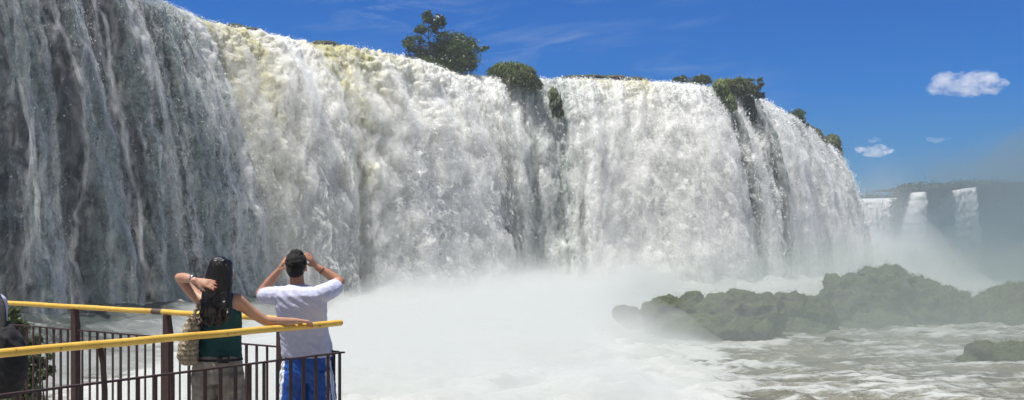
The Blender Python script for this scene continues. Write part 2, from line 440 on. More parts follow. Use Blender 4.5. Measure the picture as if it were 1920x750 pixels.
idx = np.arange(Nn_).reshape(n_, m_); ring = np.concatenate([idx[:, 0], idx[-1, 1:], idx[-2::-1, -1], idx[0, -2:0:-1]]); r2 = np.roll(ring, -1)
me = np_mesh('spray', np.concatenate([face(D[ix] + gap + .02), face(D[ix] - np.where(RPX[su] < 400, .26, .8)[:, None])]), np.concatenate([f_, f_[:, ::-1] + Nn_, np.stack([ring, r2, r2 + Nn_, ring + Nn_], -1)]))
bm = bmesh.new(); bm.from_mesh(me); bmesh.ops.recalc_face_normals(bm, faces=bm.faces[:]); bm.to_mesh(me); bm.free()
t = NT('atomised_spray'); o = t.obj()
n = t.noise(t.vmul(o, (1, 1, .5)), .85, 7, .74, 2.1, .8)
pv = t.n('ShaderNodeVolumePrincipled'); pv.inputs['Color'].default_value = (.99, .99, .985, 1); pv.inputs['Anisotropy'].default_value = .0
t.set(pv, 'Density', t.mapr(n, .42, .66, .0, 1.0))
t.m.cycles.volume_step_rate = .05
M_spray = t.done(None, pv.outputs[0])
so_ = link('spray_cloud', me, M_spray, wf); so_['kind'] = 'stuff'

# ------------------------------------------------------------------ loose droplets flung off the curtain
def drops(P, size, name, mat):
    n = len(P)
    B = np.array([(1, 1, 1), (1, -1, -1), (-1, 1, -1), (-1, -1, 1)], np.float32) * .6
    q = rng.normal(size=(n, 4)).astype(np.float32); q /= np.linalg.norm(q, axis=1, keepdims=True)
    w_, x_, y_, z_ = q.T
    Rm = np.stack([1 - 2 * (y_ * y_ + z_ * z_), 2 * (x_ * y_ - z_ * w_), 2 * (x_ * z_ + y_ * w_), 2 * (x_ * y_ + z_ * w_), 1 - 2 * (x_ * x_ + z_ * z_), 2 * (y_ * z_ - x_ * w_),
                   2 * (x_ * z_ - y_ * w_), 2 * (y_ * z_ + x_ * w_), 1 - 2 * (x_ * x_ + y_ * y_)], 1).reshape(n, 3, 3)
    V = np.einsum('nij,kj->nki', Rm, B) * size[:, None, None]
    V[:, :, 2] *= 1.5
    V = V + P[:, None, :]
    f = np.array([(0, 1, 2), (0, 3, 1), (0, 2, 3), (1, 3, 2)])
    Fc = (np.arange(n)[:, None, None] * 4 + f[None]).reshape(-1, 3)
    return link(name, np_mesh(name, V.reshape(-1, 3), Fc), mat, smooth=False)

t = NT('droplets')
pd = t.n('ShaderNodeBsdfPrincipled'); t.set(pd, 'Base Color', (.9, .92, .93)); t.set(pd, 'Roughness', .3); t.set(pd, 'IOR', 1.33)
td = t.n('ShaderNodeBsdfTranslucent'); t.set(td, 'Color', (.9, .92, .93))
mx = t.n('ShaderNodeMixShader'); t.set(mx, 0, .45); t.t.links.new(pd.outputs[0], mx.inputs[1]); t.t.links.new(td.outputs[0], mx.inputs[2])
M_drop = t.done(mx.outputs[0])
wgt = along([(-500, .5), (0, .55), (160, .7), (200, .3), (215, .8), (330, 1.1), (400, .8), (500, .45), (900, .5), (1050, .7), (1340, .6), (1440, .5), (1600, .5)]) * (RIM[:, 1] > 55)
# streams bunch the droplets together
ND = 140000
iu = rng.choice(U, ND, p=wgt / wgt.sum()); iv = NP - 6 + (rng.random(ND) ** 1.15 * (NV - 20)).astype(int)
keep = (fbm(SU[iu] / 1.6, iv / 60., 3.7, 3) + np.where(RPX[iu] < 380, 1.1, .5) * (np.clip(COVER[iu], 0, 1) - .56) + rng.normal(size=ND) * .12) > -.02
iu, iv = iu[keep], iv[keep]
P = CURT[iu, iv].copy(); off = rng.exponential(.45, len(iu)) * (.3 + .7 * np.clip((iv - NP) / 60., 0, 1)) + .05
P[:, 0] += NRM[iu, 0] * off + rng.normal(size=len(iu)) * .12; P[:, 1] += NRM[iu, 1] * off; P[:, 2] += rng.normal(size=len(iu)) * .15 + (iv < NP + 6) * off * .5
sz = (.03 + rng.exponential(.03, len(iu))).clip(0, .16) * np.clip(P[:, 1] / 120, .6, 1.4) * (1 - .3 * CLUMP[iu]) * np.where(RPX[iu] < 380, .62, 1)
tag(drops(P, sz, 'falling_spray', M_drop), 'countless loose droplets of spray flung off the falling curtain', 'spray', kind='stuff')

# ------------------------------------------------------------------ cliff behind the water
t = NT('wet_basalt')
o = t.obj()
nr = t.noise(t.vmul(o, (1, 1, .6)), .35, 9, .65)
nm = t.noise(o, .12, 5, .6)
c = t.mix(t.mapr(nr, .35, .65), (.010, .009, .009), (.036, .031, .028))
c = t.mix(t.mapr(nm, .56, .68), c, (.035, .05, .018))
M_rock = t.done(t.bsdf(Base_Color=c, Roughness=t.mapr(nr, .3, .7, .3, .75), Normal=t.bump(nr, .9, .8)))
cu = slice(None, None, 5)
CR, CN, CS = RIM[cu], NRM[cu], SU[cu]
nz = 52
zt = np.linspace(0, 1, nz)
zz = -1.2 + (CR[:, 2:3] - .35 + 1.2) * zt[None, :]
rr = -1.0 - 1.1 * zt[None, ::-1] * 0 + 0.0 * zz
uu = np.repeat(CS[:, None], nz, 1)
rk = 1.5 * fbm(uu / 7, zz / 6, 4.4, 4) + .8 * np.abs(noise3(uu / 2.2, zz / 12, 9.)) + .5 * fbm(uu / 1.5, zz / .8, 2., 3)
of = -1.6 + rk * sstep(1.0, .8, zt)[None, :]
of = np.minimum(of, .2)
top_o = np.array([-3, -8, -20, -45, -90.])
of = np.concatenate([of, np.repeat(top_o[None], len(CR), 0)], 1)
zz = np.concatenate([zz, np.repeat(CR[:, 2:3] - .3, len(top_o), 1)], 1)
Vc = np.stack([CR[:, 0:1] + CN[:, 0:1] * of, CR[:, 1:2] + CN[:, 1:2] * of, zz], -1)
# the plateau must not fold where the rim curves: push it straight back instead
for j, oo in enumerate(top_o):
    if oo < -8:
        back_dir = np.array([-.55, .83])
        Vc[:, nz + j, 0] = CR[:, 0] - 8 * CN[:, 0] + back_dir[0] * (-oo - 8); Vc[:, nz + j, 1] = CR[:, 1] - 8 * CN[:, 1] + back_dir[1] * (-oo - 8)
me = np_mesh('cliff', Vc.reshape(-1, 3), grid_faces(len(CR), nz + len(top_o)))
tag(link('cliff', me, M_rock), 'dark wet basalt cliff showing through gaps in the falling water', 'cliff', kind='structure')

# ------------------------------------------------------------------ river
def axis(lo, a, b, hi, st, grow=1.22):
    mid = np.arange(a, b, st); L, Rr = [], []
    s, x = st, a
    while x > lo: s *= grow; x -= s; L.append(max(x, lo))
    s, x = st, mid[-1]
    while x < hi: s *= grow; x += s; Rr.append(min(x, hi))
    return np.concatenate([L[::-1], mid, Rr])
xs = axis(-600, -44, 78, 900, .33); ys = axis(-200, 46, 165, 1500, .36)
GX, GY = np.meshgrid(xs, ys, indexing='ij')
cb = RIM[::25, :2] + NRM[::25] * 7.5
Q = np.full(GX.shape, 1e9)
for p in cb:
    Q = np.minimum(Q, (GX - p[0]) ** 2 + (GY - p[1]) ** 2)
Q = np.sqrt(Q)
near = sstep(400, 150, GY) * sstep(-150, -40, GX)
wav = .55 * fbm(GX / 9, GY / 5, 1.1, 3) + .42 * (1 - 2 * np.abs(noise3(GX / 3.8, GY / 1.9, 2.))) + .14 * (1 - 2 * np.abs(noise3(GX / 1.5, GY / .9, 4.))) + .05 * fbm(GX / .7, GY / .5, 3., 2)
foamN = fbm(GX / 5.5, GY / 2.2, 5.5, 5)
left_foam = sstep(17, 0, GX + 5 * fbm(GX / 9, GY / 9, 8.8, 3) - .10 * (GY - 52))
leftdark = sstep(-29, -13, GX + 3 * fbm(GX / 7, GY / 7, 9.1, 3) - .07 * np.clip(GY - 75, 0, 60))  # cuts foam at the left, standing in for the cliff wall's shade
foam0 = np.clip(np.maximum(sstep(44, 14, Q + 10 * fbm(GX / 8, GY / 8, 3.1, 3)), left_foam) , 0, 1)
foam = leftdark * np.clip(foam0 + .15 + .25 * fbm(GX / 14, GY / 6, 15.1, 3), 0, 1)
churn = (2.4 + 1.6 * fbm(GX / 7, GY / 6, 6.1, 3)) * np.exp(-((Q - 3) / 9) ** 2) + .55 * foam * (np.abs(noise3(GX / 4, GY / 3, 2.7)) * 1.6 + .8 * np.abs(noise3(GX / 1.7, GY / 1.3, 4.7)) + .35 * np.abs(noise3(GX / .8, GY / .6, 7.7)))
ZR = (wav * (.8 + .5 * foam) + churn) * near
me = np_mesh('river', np.stack([GX, GY, ZR], -1).reshape(-1, 3), grid_faces(len(xs), len(ys)))
fattr(me, 'foam', foam)
fattr(me, 'cliff_shade', 1 - sstep(-31, -15, GX + 3 * fbm(GX / 7, GY / 7, 9.1, 3) - .07 * np.clip(GY - 75, 0, 60)))  # mask for shade below the left cliff wall, painted into the water
fattr(me, 'crest', np.clip(.5 + wav * .8, 0, 1))
t = NT('river_water')
o = t.obj(); fo = t.attr('foam'); cr = t.attr('crest')
s1 = t.noise(t.vmul(o, (.16, .50, 1)), 1., 8, .64, 2.1, .8)
s2 = t.noise(t.vmul(o, (.9, 1.8, 1)), 1., 6, .7)
v = t.math('ADD', t.math('MULTIPLY', s1, .6), t.math('ADD', t.math('MULTIPLY', s2, .4), t.math('MULTIPLY_ADD', cr, .26, -.13)))
fm = t.mapr(t.math('MULTIPLY_ADD', fo, .55, v), .63, .76, 0, 1, True)
wc = t.mix(t.mapr(s1, .35, .65), (.12, .115, .08), (.23, .22, .165))
wc = t.mix(t.attr('cliff_shade'), wc, (.045, .055, .05))  # water colour darkened where the cliff wall's shade would lie
c = t.mix(fm, wc, (.42, .43, .41))
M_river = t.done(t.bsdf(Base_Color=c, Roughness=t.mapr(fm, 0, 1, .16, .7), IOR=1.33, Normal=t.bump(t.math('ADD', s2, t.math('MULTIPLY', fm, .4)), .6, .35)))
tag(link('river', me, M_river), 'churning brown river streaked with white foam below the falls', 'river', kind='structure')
gm = np_mesh('ground', [(-6000, -6000, -2.6), (6000, -6000, -2.6), (6000, 6000, -2.6), (-6000, 6000, -2.6)], [(0, 1, 2, 3)])
tag(link('ground', gm, simple('riverbed_soil', (.09, .07, .05), .9, .3, .05), smooth=False), 'brown riverbed ground under the water, reaching the horizon', 'ground', kind='structure')

# ------------------------------------------------------------------ mist banks (closed lumpy volumes)
def mist_bank(name, xs, ys, H, mat, label=None, z0=-.6):
    GX, GY = np.meshgrid(xs, ys, indexing='ij')
    Hh = np.maximum(H(GX, GY), .02)
    ex_ = np.minimum.reduce([sstep(xs[0], xs[0] + 9, GX), sstep(xs[-1], xs[-1] - 9, GX), sstep(ys[0], ys[0] + 9, GY), sstep(ys[-1], ys[-1] - 9, GY)])
    Hh = Hh * ex_ + .02
    n, m = GX.shape
    T = np.stack([GX, GY, z0 + Hh], -1).reshape(-1, 3); B = np.stack([GX, GY, np.full_like(GX, z0 - .3)], -1).reshape(-1, 3)
    f = grid_faces(n, m); N = n * m
    side = []
    idx = np.arange(N).reshape(n, m)
    ring = np.concatenate([idx[:, 0], idx[-1, 1:], idx[-2::-1, -1], idx[0, -2:0:-1]])
    r2 = np.roll(ring, -1)
    side = np.stack([ring, ring + N, r2 + N, r2], -1)
    me = np_mesh(name, np.concatenate([T, B]), np.concatenate([f, f[:, ::-1] + N, side[:, ::-1]]))
    if label: return tag(link(name, me, mat), label, 'mist', kind='stuff')
    o = link(name, me, mat, hz); o['kind'] = 'stuff'
    return o

def qdist(GX, GY):
    Q = np.full(GX.shape, 1e9)
    for p in cb[(RIM[::25, 1] > 60)]:
        Q = np.minimum(Q, (GX - p[0]) ** 2 + (GY - p[1]) ** 2)
    return np.sqrt(Q)

def mist_mat(name, low, lowh, high, highh, sc, col, rate, lo=.38, hi=.66, an=.15):
    t = NT(name); o = t.obj()
    sp = t.n('ShaderNodeSeparateXYZ'); t.set(sp, 0, o); z = sp.outputs[2]
    e1 = t.math('MULTIPLY', t.math('POWER', 2.71828, t.math('MULTIPLY', z, -1 / lowh)), low)
    e2 = t.math('MULTIPLY', t.math('POWER', 2.71828, t.math('MULTIPLY', z, -1 / highh)), high)
    n = t.mapr(t.noise(t.vmul(o, (1, 1, 1.3)), sc, 5, .6, 2.1, .5), lo, hi, .08, 1.)
    pv = t.n('ShaderNodeVolumePrincipled'); pv.inputs['Color'].default_value = (*col, 1)
    pv.inputs['Anisotropy'].default_value = an
    t.set(pv, 'Density', t.math('MULTIPLY', n, t.math('ADD', e1, e2)))
    t.m.cycles.volume_step_rate = rate
    return t.done(None, pv.outputs[0])

def H1(GX, GY):
    q = qdist(GX, GY)
    band = (1.6 + 2.9 * sstep(-40, -22, GX)) * np.exp(-(q / 20) ** 2)
    fg = (3.8 + 3.2 * sstep(62, 115, GY) + 2.5 * np.exp(-((GX - 4) / 9) ** 2 - ((GY - 105) / 16) ** 2)) * sstep(-27, -12, GX - .07 * np.clip(GY - 75, 0, 60)) * sstep(18, -1, GX - .22 * (GY - 60) + 7 * fbm(GX / 10, GY / 10, 11.7, 4)) * sstep(40, 48, GY)
    n = 1 + 1.3 * fbm(GX / 11, GY / 11, 1.7, 4)
    return np.maximum(band, fg) * np.clip(n, .25, 2.2)
mist_bank('mist', np.arange(-64, 98, 1.5), np.arange(36, 250, 1.5), H1, mist_mat('mist_vapour', .46, 2.0, .004, 9, .07, (.80, .82, .805), .28, .32, .56), 'white mist boiling up from the foot of the falls')

def H1b(GX, GY):
    q = qdist(GX, GY)
    return (8 + 18 * sstep(-2, 26, GX)) * np.exp(-(q / 22) ** 2) * np.clip(1 + 1.2 * fbm(GX / 11, GY / 11, 4.7, 4), .3, 2.2) * sstep(-30, -5, GX)
mist_bank('mist', np.arange(-34, 98, 1.5), np.arange(96, 250, 1.5), H1b, mist_mat('rising_vapour', .02, 3, .046, 9.5, .06, (.90, .92, .91), .3, .34, .62))

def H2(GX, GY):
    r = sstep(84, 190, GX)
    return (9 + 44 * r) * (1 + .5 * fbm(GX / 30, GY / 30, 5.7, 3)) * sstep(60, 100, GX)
mist_bank('mist', np.arange(60, 330, 4.), np.arange(150, 430, 4.), H2, mist_mat('drifting_vapour', .010, 14, .019, 80, .022, (.26, .34, .37), .35, .35, .65))  # dark blue-grey vapour colour carries the shade on this spray

def H3(GX, GY):
    return (7.5 + 4 * sstep(20, 60, GX)) * (1 + .7 * fbm(GX / 12, GY / 12, 8.7, 3)) * sstep(2, 16, GX)
mist_bank('mist', np.arange(0, 118, 2.), np.arange(46, 132, 2.), H3, mist_mat('thin_vapour', .03, 3., .015, 30, .05, (.50, .56, .52), .35, .32, .62))

# ------------------------------------------------------------------ plants
def leaf_mat(name, a, b, gloss=.45):
    t = NT(name)
    v = t.attr('shade')
    c = t.mix(v, a, b)
    s = t.n('ShaderNodeBsdfPrincipled'); t.set(s, 'Base Color', c); t.set(s, 'Roughness', gloss)
    tr = t.n('ShaderNodeBsdfTranslucent'); t.set(tr, 'Color', t.mix(.5, c, (.16, .22, .03)))
    m = t.n('ShaderNodeMixShader'); t.set(m, 0, .28); t.t.links.new(s.outputs[0], m.inputs[1]); t.t.links.new(tr.outputs[0], m.inputs[2])
    return t.done(m.outputs[0])
M_leaf = leaf_mat('leaf_green', (.020, .042, .012), (.075, .115, .03))
M_dull = leaf_mat('leaf_olive', (.035, .048, .014), (.12, .14, .04))
M_grass = leaf_mat('grass_blade', (.045, .075, .012), (.15, .21, .04), .55)
M_far = leaf_mat('forest_leaf', (.02, .04, .015), (.07, .10, .035), .6)
M_pale = leaf_mat('leaf_pale', (.05, .075, .03), (.16, .20, .10))
M_bark = simple('bark', (.11, .085, .06), .85, .35, 3., .6, 12)
M_soil = simple('wet_soil', (.045, .040, .022), .9, .4, 1.2, .6, 4)

def leaf_cloud(P, size, asp=.55, droop=None, shade=None):
    """quads, one per leaf, bent along the midrib"""
    n = len(P)
    a = rng.normal(size=(n, 3)); a[:, 2] *= .55
    if droop is not None: a[:, 2] -= droop
    a /= np.linalg.norm(a, axis=1, keepdims=True)
    b = np.cross(a, rng.normal(size=(n, 3))); b /= np.linalg.norm(b, axis=1, keepdims=True)
    nn = np.cross(a, b)
    s = np.asarray(size)[:, None]
    base = P - a * s * .5; tip = P + a * s * .5 - np.array([0, 0, .15]) * s
    l = P + b * s * asp * .5 + nn * s * .1; r = P - b * s * asp * .5 + nn * s * .1
    V = np.stack([base, l, tip, r], 1).reshape(-1, 3)
    i = np.arange(n)[:, None] * 4
    Fc = np.concatenate([i + [[0, 1, 2]], i + [[0, 2, 3]]], 0)
    me = np_mesh('leaves', V, Fc)
    sh = rng.random(n) if shade is None else shade
    fattr(me, 'shade', np.repeat(sh, 4))
    return me

def ellip_pts(c, r, n, hollow=.45):
    d = rng.normal(size=(n, 3)); d /= np.linalg.norm(d, axis=1, keepdims=True)
    k = (hollow + (1 - hollow) * rng.random(n)) ** .6
    return np.array(c) + d * np.array(r) * k[:, None]

def tube(bm, pts, rad, seg=8, cap=True):
    """tapered tube along points"""
    rings = []
    pts = [Vector(p) for p in pts]
    ref = Vector((.3, .2, 1)).normalized()
    for i, p in enumerate(pts):
        t_ = (pts[min(i + 1, len(pts) - 1)] - pts[max(i - 1, 0)]).normalized()
        a = t_.cross(ref if abs(t_.dot(ref)) < .95 else Vector((1, 0, 0))).normalized(); b = t_.cross(a)
        r = rad[i] if hasattr(rad, '__len__') else rad
        rings.append([bm.verts.new(p + (a * math.cos(k * 2 * math.pi / seg) + b * math.sin(k * 2 * math.pi / seg)) * r) for k in range(seg)])
    for A, B in zip(rings, rings[1:]):
        for k in range(seg):
            bm.faces.new((A[k], A[(k + 1) % seg], B[(k + 1) % seg], B[k]))
    if cap:
        bm.faces.new(rings[0][::-1]); bm.faces.new(rings[-1])

def bm_mesh(bm, name='m'):
    bmesh.ops.recalc_face_normals(bm, faces=bm.faces[:])
    me = bpy.data.meshes.new(name); bm.to_mesh(me); bm.free(); return me

def bent(p, q, n=5, wob=.06, sag=0.):
    p, q = Vector(p), Vector(q); L = (q - p).length
    out = []
    for i in range(n + 1):
        f = i / n
        v = p.lerp(q, f) + Vector((random.uniform(-1, 1), random.uniform(-1, 1), random.uniform(-.5, .5))) * L * wob * (0 < i < n)
        v.z += sag * math.sin(f * math.pi) * L
        out.append(v)
    return out

def bushy(name, label, cat, base, clumps, leaves, lsize, mat, group=None, trunk_r=.12, asp=.55, stems=True, hollow=.45, flat=None):
    """clumps: (px, py, rx_px, ry_px, depth shift); base: (px, py, d)"""
    d = base[2]; s = d / F
    b = W(*base)
    root = empty(name, b)
    tag(root, label, cat, group)
    bm = bmesh.new()
    P, S = [], []
    tot = sum(c[2] * c[3] for c in clumps)
    for (px, py, rx, ry, dd) in clumps:
        c = W(px, py, d + dd)
        if stems:
            tube(bm, bent(b + Vector((random.uniform(-.3, .3), random.uniform(-.2, .4), -.3)), c + Vector((0, 0, ry * s * .2)), 6, .05, .03), np.linspace(trunk_r, trunk_r * .28, 7), 6)
            for _ in range(5):
                e = c + Vector((random.uniform(-1, 1) * rx * s, random.uniform(-1, 1) * rx * s, random.uniform(-.6, 1) * ry * s)) * .85
                tube(bm, bent(c.lerp(b, .15), e, 4, .08), np.linspace(trunk_r * .34, trunk_r * .12, 5), 5)
        n = int(leaves * rx * ry / tot)
        # sub-clumps so the outline is ragged
        k = max(3, int(n / 90))
        sc = ellip_pts(c, (rx * s * .80, rx * s * .7, ry * s * .80), k, .5)
        which = rng.integers(0, k, n)
        rr = np.array((rx * s, rx * s * .9, ry * s)) * (.20 + .20 * rng.random((k, 1)))
        dd_ = rng.normal(size=(n, 3)) * .62
        P.append(sc[which] + dd_ * rr[which]); S.append(lsize * (.6 + .8 * rng.random(n)))
    P = np.concatenate(P); S = np.concatenate(S)
    P[:, 2] = np.maximum(P[:, 2], b.z - .4 if flat is None else flat)
    if stems and len(bm.verts):
        link('trunk', bm_mesh(bm), M_bark, root)
    else: bm.free()
    link('crown', leaf_cloud(P, S, asp), mat, root, smooth=False)
    return root

# the broad tree and the slender one beside it on the lip of the fall
bushy('tree', 'broad bushy tree with dense dark crown standing alone on the lip of the falls', 'tree', (842, 143, 164),
      [(846, 104, 46, 34, 0), (812, 108, 34, 30, 1), (778, 82, 26, 17, -1), (786, 108, 26, 22, 0), (868, 88, 34, 26, 2), (838, 72, 30, 16, 0), (880, 112, 24, 24, -1), (846, 128, 46, 14, -1), (812, 128, 22, 12, 0), (902, 94, 13, 7, 0), (912, 88, 7, 4, 0), (764, 78, 10, 5, 0), (796, 116, 26, 14, -1), (866, 122, 34, 18, -1), (822, 88, 22, 16, 0)],
      17000, .40, M_leaf, trunk_r=.2)
def cecropia():
    root = empty('tree', W(806, 130, 163)); tag(root, 'slender pale stemmed tree with few round leaf heads rising above the broad bushy tree', 'tree')
    d, s = 163, 163 / F
    bm = bmesh.new()
    tube(bm, [W(806, 138, d), W(805, 100, d), W(804, 70, d), W(804, 48, d)], [.13, .11, .09, .06], 7)
    heads = [(802, 31, 9, 10), (825, 39, 10, 10), (814, 51, 9, 7), (792, 55, 12, 5), (785, 57, 8, 3)]
    P, S = [], []
    for (px, py, rx, ry) in heads:
        c = W(px, py, d)
        tube(bm, bent(W(804, 74, d), c, 4, .04), np.linspace(.07, .035, 5), 5)
        n = int(rx * ry * 2.6)
        P.append(ellip_pts(c, (rx * s * 1.1, rx * s, ry * s * 1.1), n, .25) + rng.normal(size=(n, 3)) * .18); S.append(.60 * (.5 + .9 * rng.random(n)))
    link('trunk', bm_mesh(bm), M_bark, root)
    link('crown', leaf_cloud(np.concatenate(P), np.concatenate(S), .6, .4), M_leaf, root, smooth=False)
cecropia()

def tussock(name, label, cat, mounds, d, blades, ln, mat, group=None, hang=.0):
    """mossy mounds with drooping blades: mounds (px, py, rx_px, ry_px, dd)"""
    s = d / F
    x0 = sum(m[0] for m in mounds) / len(mounds); y1 = max(m[1] + m[3] for m in mounds)
    root = empty(name, W(x0, y1, d)); tag(root, label, cat, group)
    bm = bmesh.new(); P, Nn = [], []
    tot = sum(m[2] * m[3] for m in mounds)
    for (px, py, rx, ry, dd) in mounds:
        c = W(px, py, d + dd); r = np.array((rx * s, rx * s * .85, ry * s))
        blob_bm(bm, c, r * .78, 3)
        n = int(blades * rx * ry / tot)
        q = rng.normal(size=(n, 3)); q[:, 2] = np.abs(q[:, 2]) * .9 - .25; q[:, 1] -= .3
        q /= np.linalg.norm(q, axis=1, keepdims=True)
        P.append(np.array(c) + q * r * (.72 + .25 * rng.random((n, 1)))); Nn.append(q)
    me = bm_mesh(bm); V = get_v(me); V += get_n(me) * (.4 * rx * s * fbm(V[:, 0] * 1.2, V[:, 1] * 1.2, V[:, 2] * 1.2, 3))[:, None]; set_v(me, V)
    link('soil_mound', me, M_soil, root)
    P, Nn = np.concatenate(P), np.concatenate(Nn); n = len(P)
    L = ln * (.5 + .9 * rng.random(n))[:, None]
    dirv = Nn + rng.normal(size=(n, 3)) * .5; dirv /= np.linalg.norm(dirv, axis=1, keepdims=True)
    side = np.cross(dirv, rng.normal(size=(n, 3))); side /= np.linalg.norm(side, axis=1, keepdims=True)
    wd = .055 + .10 * ln
    mid = P + dirv * L * .6; tip = mid + dirv * L * .3 + np.array([0, 0, -1]) * L * (.35 + hang)
    V = np.stack([P - side * wd * .5, P + side * wd * .5, mid + side * wd * .5, mid - side * wd * .5, tip], 1).reshape(-1, 3)
    i = np.arange(n)[:, None] * 5
    Fc = np.concatenate([i + [[0, 1, 2]], i + [[0, 2, 3]], i + [[3, 2, 4]]])
    me = np_mesh('blades', V, Fc); patch = np.clip(.5 + 1.1 * fbm(P[:, 0] / 1.6, P[:, 1] / 1.6, P[:, 2] / 1.2, 2) + rng.normal(size=n) * .2, 0, 1)
    fattr(me, 'shade', np.repeat(patch, 5))
    link('foliage', me, mat, root, smooth=False)
    return root
TG = 'grassy clumps growing along the lip of the falls'
tussock('grass_tussock', 'rounded grassy clump with bright green left side, right of the broad tree on the lip', 'grass clump', [(940, 133, 12, 9, 0), (955, 129, 9, 7, 0), (972, 133, 13, 10, .5), (928, 137, 8, 6, 0), (950, 139, 14, 8, -.4)], 164, 3000, 1.15, M_grass, TG)
tussock('grass_tussock', 'brownish grassy clump spilling over the lip beside the bright green clump', 'grass clump', [(990, 137, 9, 8, 0), (980, 146, 13, 8, -1), (962, 148, 9, 6, -1), (996, 152, 10, 8, -1.5), (1004, 161, 8, 8, -1.8), (975, 155, 8, 6, -1.6)], 163, 3200, 1.0, M_dull, TG)
tussock('hanging_fern', 'narrow dark fern clump hanging down inside the falling water below the lip', 'fern', [(1037, 178, 6, 12, 0), (1042, 194, 8, 18, 0), (1046, 212, 7, 13, 0)], 161, 2600, .6, M_dull, TG, .5)
tussock('grass_tussock', 'small round grassy clump at the start of the dark gap in the curtain', 'grass clump', [(1350, 160, 10, 10, 0), (1356, 173, 9, 12, 0), (1366, 188, 8, 10, -.5), (1371, 200, 7, 12, -.7)], 173, 3200, .7, M_grass, TG, .4)
tussock('grass_tussock', 'wide olive grassy clump crowning the rock between two thin water strands', 'grass clump', [(1370, 164, 13, 10, 0), (1385, 158, 13, 8, 0), (1398, 168, 13, 13, -.5), (1382, 173, 11, 9, -.3), (1364, 158, 7, 6, 0)], 177, 3600, 1.05, M_dull, TG)
tussock('hanging_fern', 'dark fern curtain trailing down the rock right of the thin strand', 'fern', [(1404, 194, 8, 14, 0), (1408, 210, 7, 16, 0), (1411, 228, 5, 14, 0)], 176.5, 2800, .6, M_leaf, TG, .5)
BG = 'shrubs growing along the lip of the falls'
bushy('shrub', 'low dark shrub above the brightest white stretch of the lip', 'shrub', (1305, 158, 175), [(1300, 150, 26, 8, 0), (1318, 149, 18, 9, 0)], 2200, .34, M_dull, BG, .06)
bushy('shrub', 'thin open twiggy shrub at the left end of the low dark shrub', 'shrub', (1275, 158, 175), [(1276, 149, 13, 8, 0), (1262, 151, 5, 5, 0)], 420, .38, M_leaf, BG, .05)
bushy('shrub', 'leafy upright shrub with large leaves right of the olive grassy clump', 'shrub', (1418, 186, 181), [(1424, 156, 10, 8, 0), (1420, 170, 13, 12, 0), (1398, 152, 14, 5, 0), (1426, 180, 9, 8, 0)], 1500, .5, M_leaf, BG, .07)
bushy('shrub', 'dark rounded shrub high on the descending right shoulder of the falls', 'shrub', (1498, 236, 200), [(1492, 213, 17, 10, 0), (1502, 224, 12, 13, 0), (1510, 236, 8, 9, 0)], 2600, .42, M_leaf, BG, .08)
tussock('grass_tussock', 'small olive tuft between the dark shrub and the end bush on the right shoulder', 'grass clump', [(1528, 253, 11, 10, 0), (1537, 266, 10, 10, 0), (1517, 244, 7, 7, 0)], 210, 2600, .8, M_dull, TG, .3)
tussock('grass_tussock', 'round dome shaped bush at the far end of the lip', 'bush', [(1560, 268, 13, 15, 0), (1566, 286, 10, 16, 0), (1571, 304, 6, 12, 0)], 221, 4200, .8, M_dull, TG, .3)

# ------------------------------------------------------------------ boulders, mossy islands
t = NT('mossy_rock')
o = t.obj(); ge = t.t.nodes.new('ShaderNodeNewGeometry')
sp = t.n('ShaderNodeSeparateXYZ'); t.set(sp, 0, ge.outputs['Normal'])
n1 = t.noise(o, .9, 8, .65); n2 = t.noise(o, .35, 5, .6); n3 = t.noise(o, 5., 4, .6)
rockc = t.mix(t.mapr(n1, .35, .65), (.022, .018, .015), (.085, .068, .055))
moss = t.mix(t.mapr(n3, .3, .7), (.024, .034, .013), (.085, .095, .032))
mk = t.mapr(t.math('ADD', t.math('MULTIPLY', sp.outputs[2], .22), n2), 50e-2, .63, 0, 1, True)
c = t.mix(mk, rockc, moss)
M_moss = t.done(t.bsdf(Base_Color=c, Roughness=t.mapr(mk, 0, 1, .5, .9), Normal=t.bump(t.math('ADD', n1, t.math('MULTIPLY', n3, .3)), .9, .6)))

def rock(name, label, blobs, d, group, amp=.5, veg=0, vs=.5, vmat=None, vox=.24, cat='rock'):
    s = d / F
    bm = bmesh.new()
    for (px, py, rx, ry, dd) in blobs:
        blob_bm(bm, W(px, py, d + dd), (rx * s, rx * s * .8, ry * s), 4)
    me = bpy.data.meshes.new(name); bm.to_mesh(me); bm.free()
    me = remeshed(me, vox, 1)
    V = get_v(me); N = get_n(me)
    q = V + 6 * np.array(W(blobs[0][0], blobs[0][1], d)) * 0
    disp = amp * (1.4 * fbm(q[:, 0] / 3.2, q[:, 1] / 3.2, q[:, 2] / 2.6, 3) + .7 * (1 - 2 * np.abs(noise3(q[:, 0] / 1.5, q[:, 1] / 1.5, q[:, 2] / 1.2))) + .45 * (1 - 2 * np.abs(noise3(q[:, 0] / .75, q[:, 1] / .75, q[:, 2] / .6))) + .3 * fbm(q[:, 0] / .4, q[:, 1] / .4, q[:, 2] / .4, 2))
    V = V + N * disp[:, None]
    set_v(me, V)
    body = link(name, me, M_moss)
    tag(body, label, cat, group)
    if veg:
        N = get_n(me); ok = np.where((N[:, 2] > -.15) & (V[:, 2] > .8))[0]
        i = rng.choice(ok, veg)
        P = V[i] + N[i] * rng.random((veg, 1)) * vs * .9 + rng.normal(size=(veg, 3)) * .12
        link('foliage', leaf_cloud(P, vs * (.5 + .9 * rng.random(veg)), .5, None, np.clip(.5 + 1.2 * fbm(P[:, 0] / 2.5, P[:, 1] / 2.5, P[:, 2] / 2, 2) + .2 * rng.normal(size=veg), 0, 1)), vmat or M_grass, body, smooth=False)
    return body
RG = 'mossy rock islands in the river'
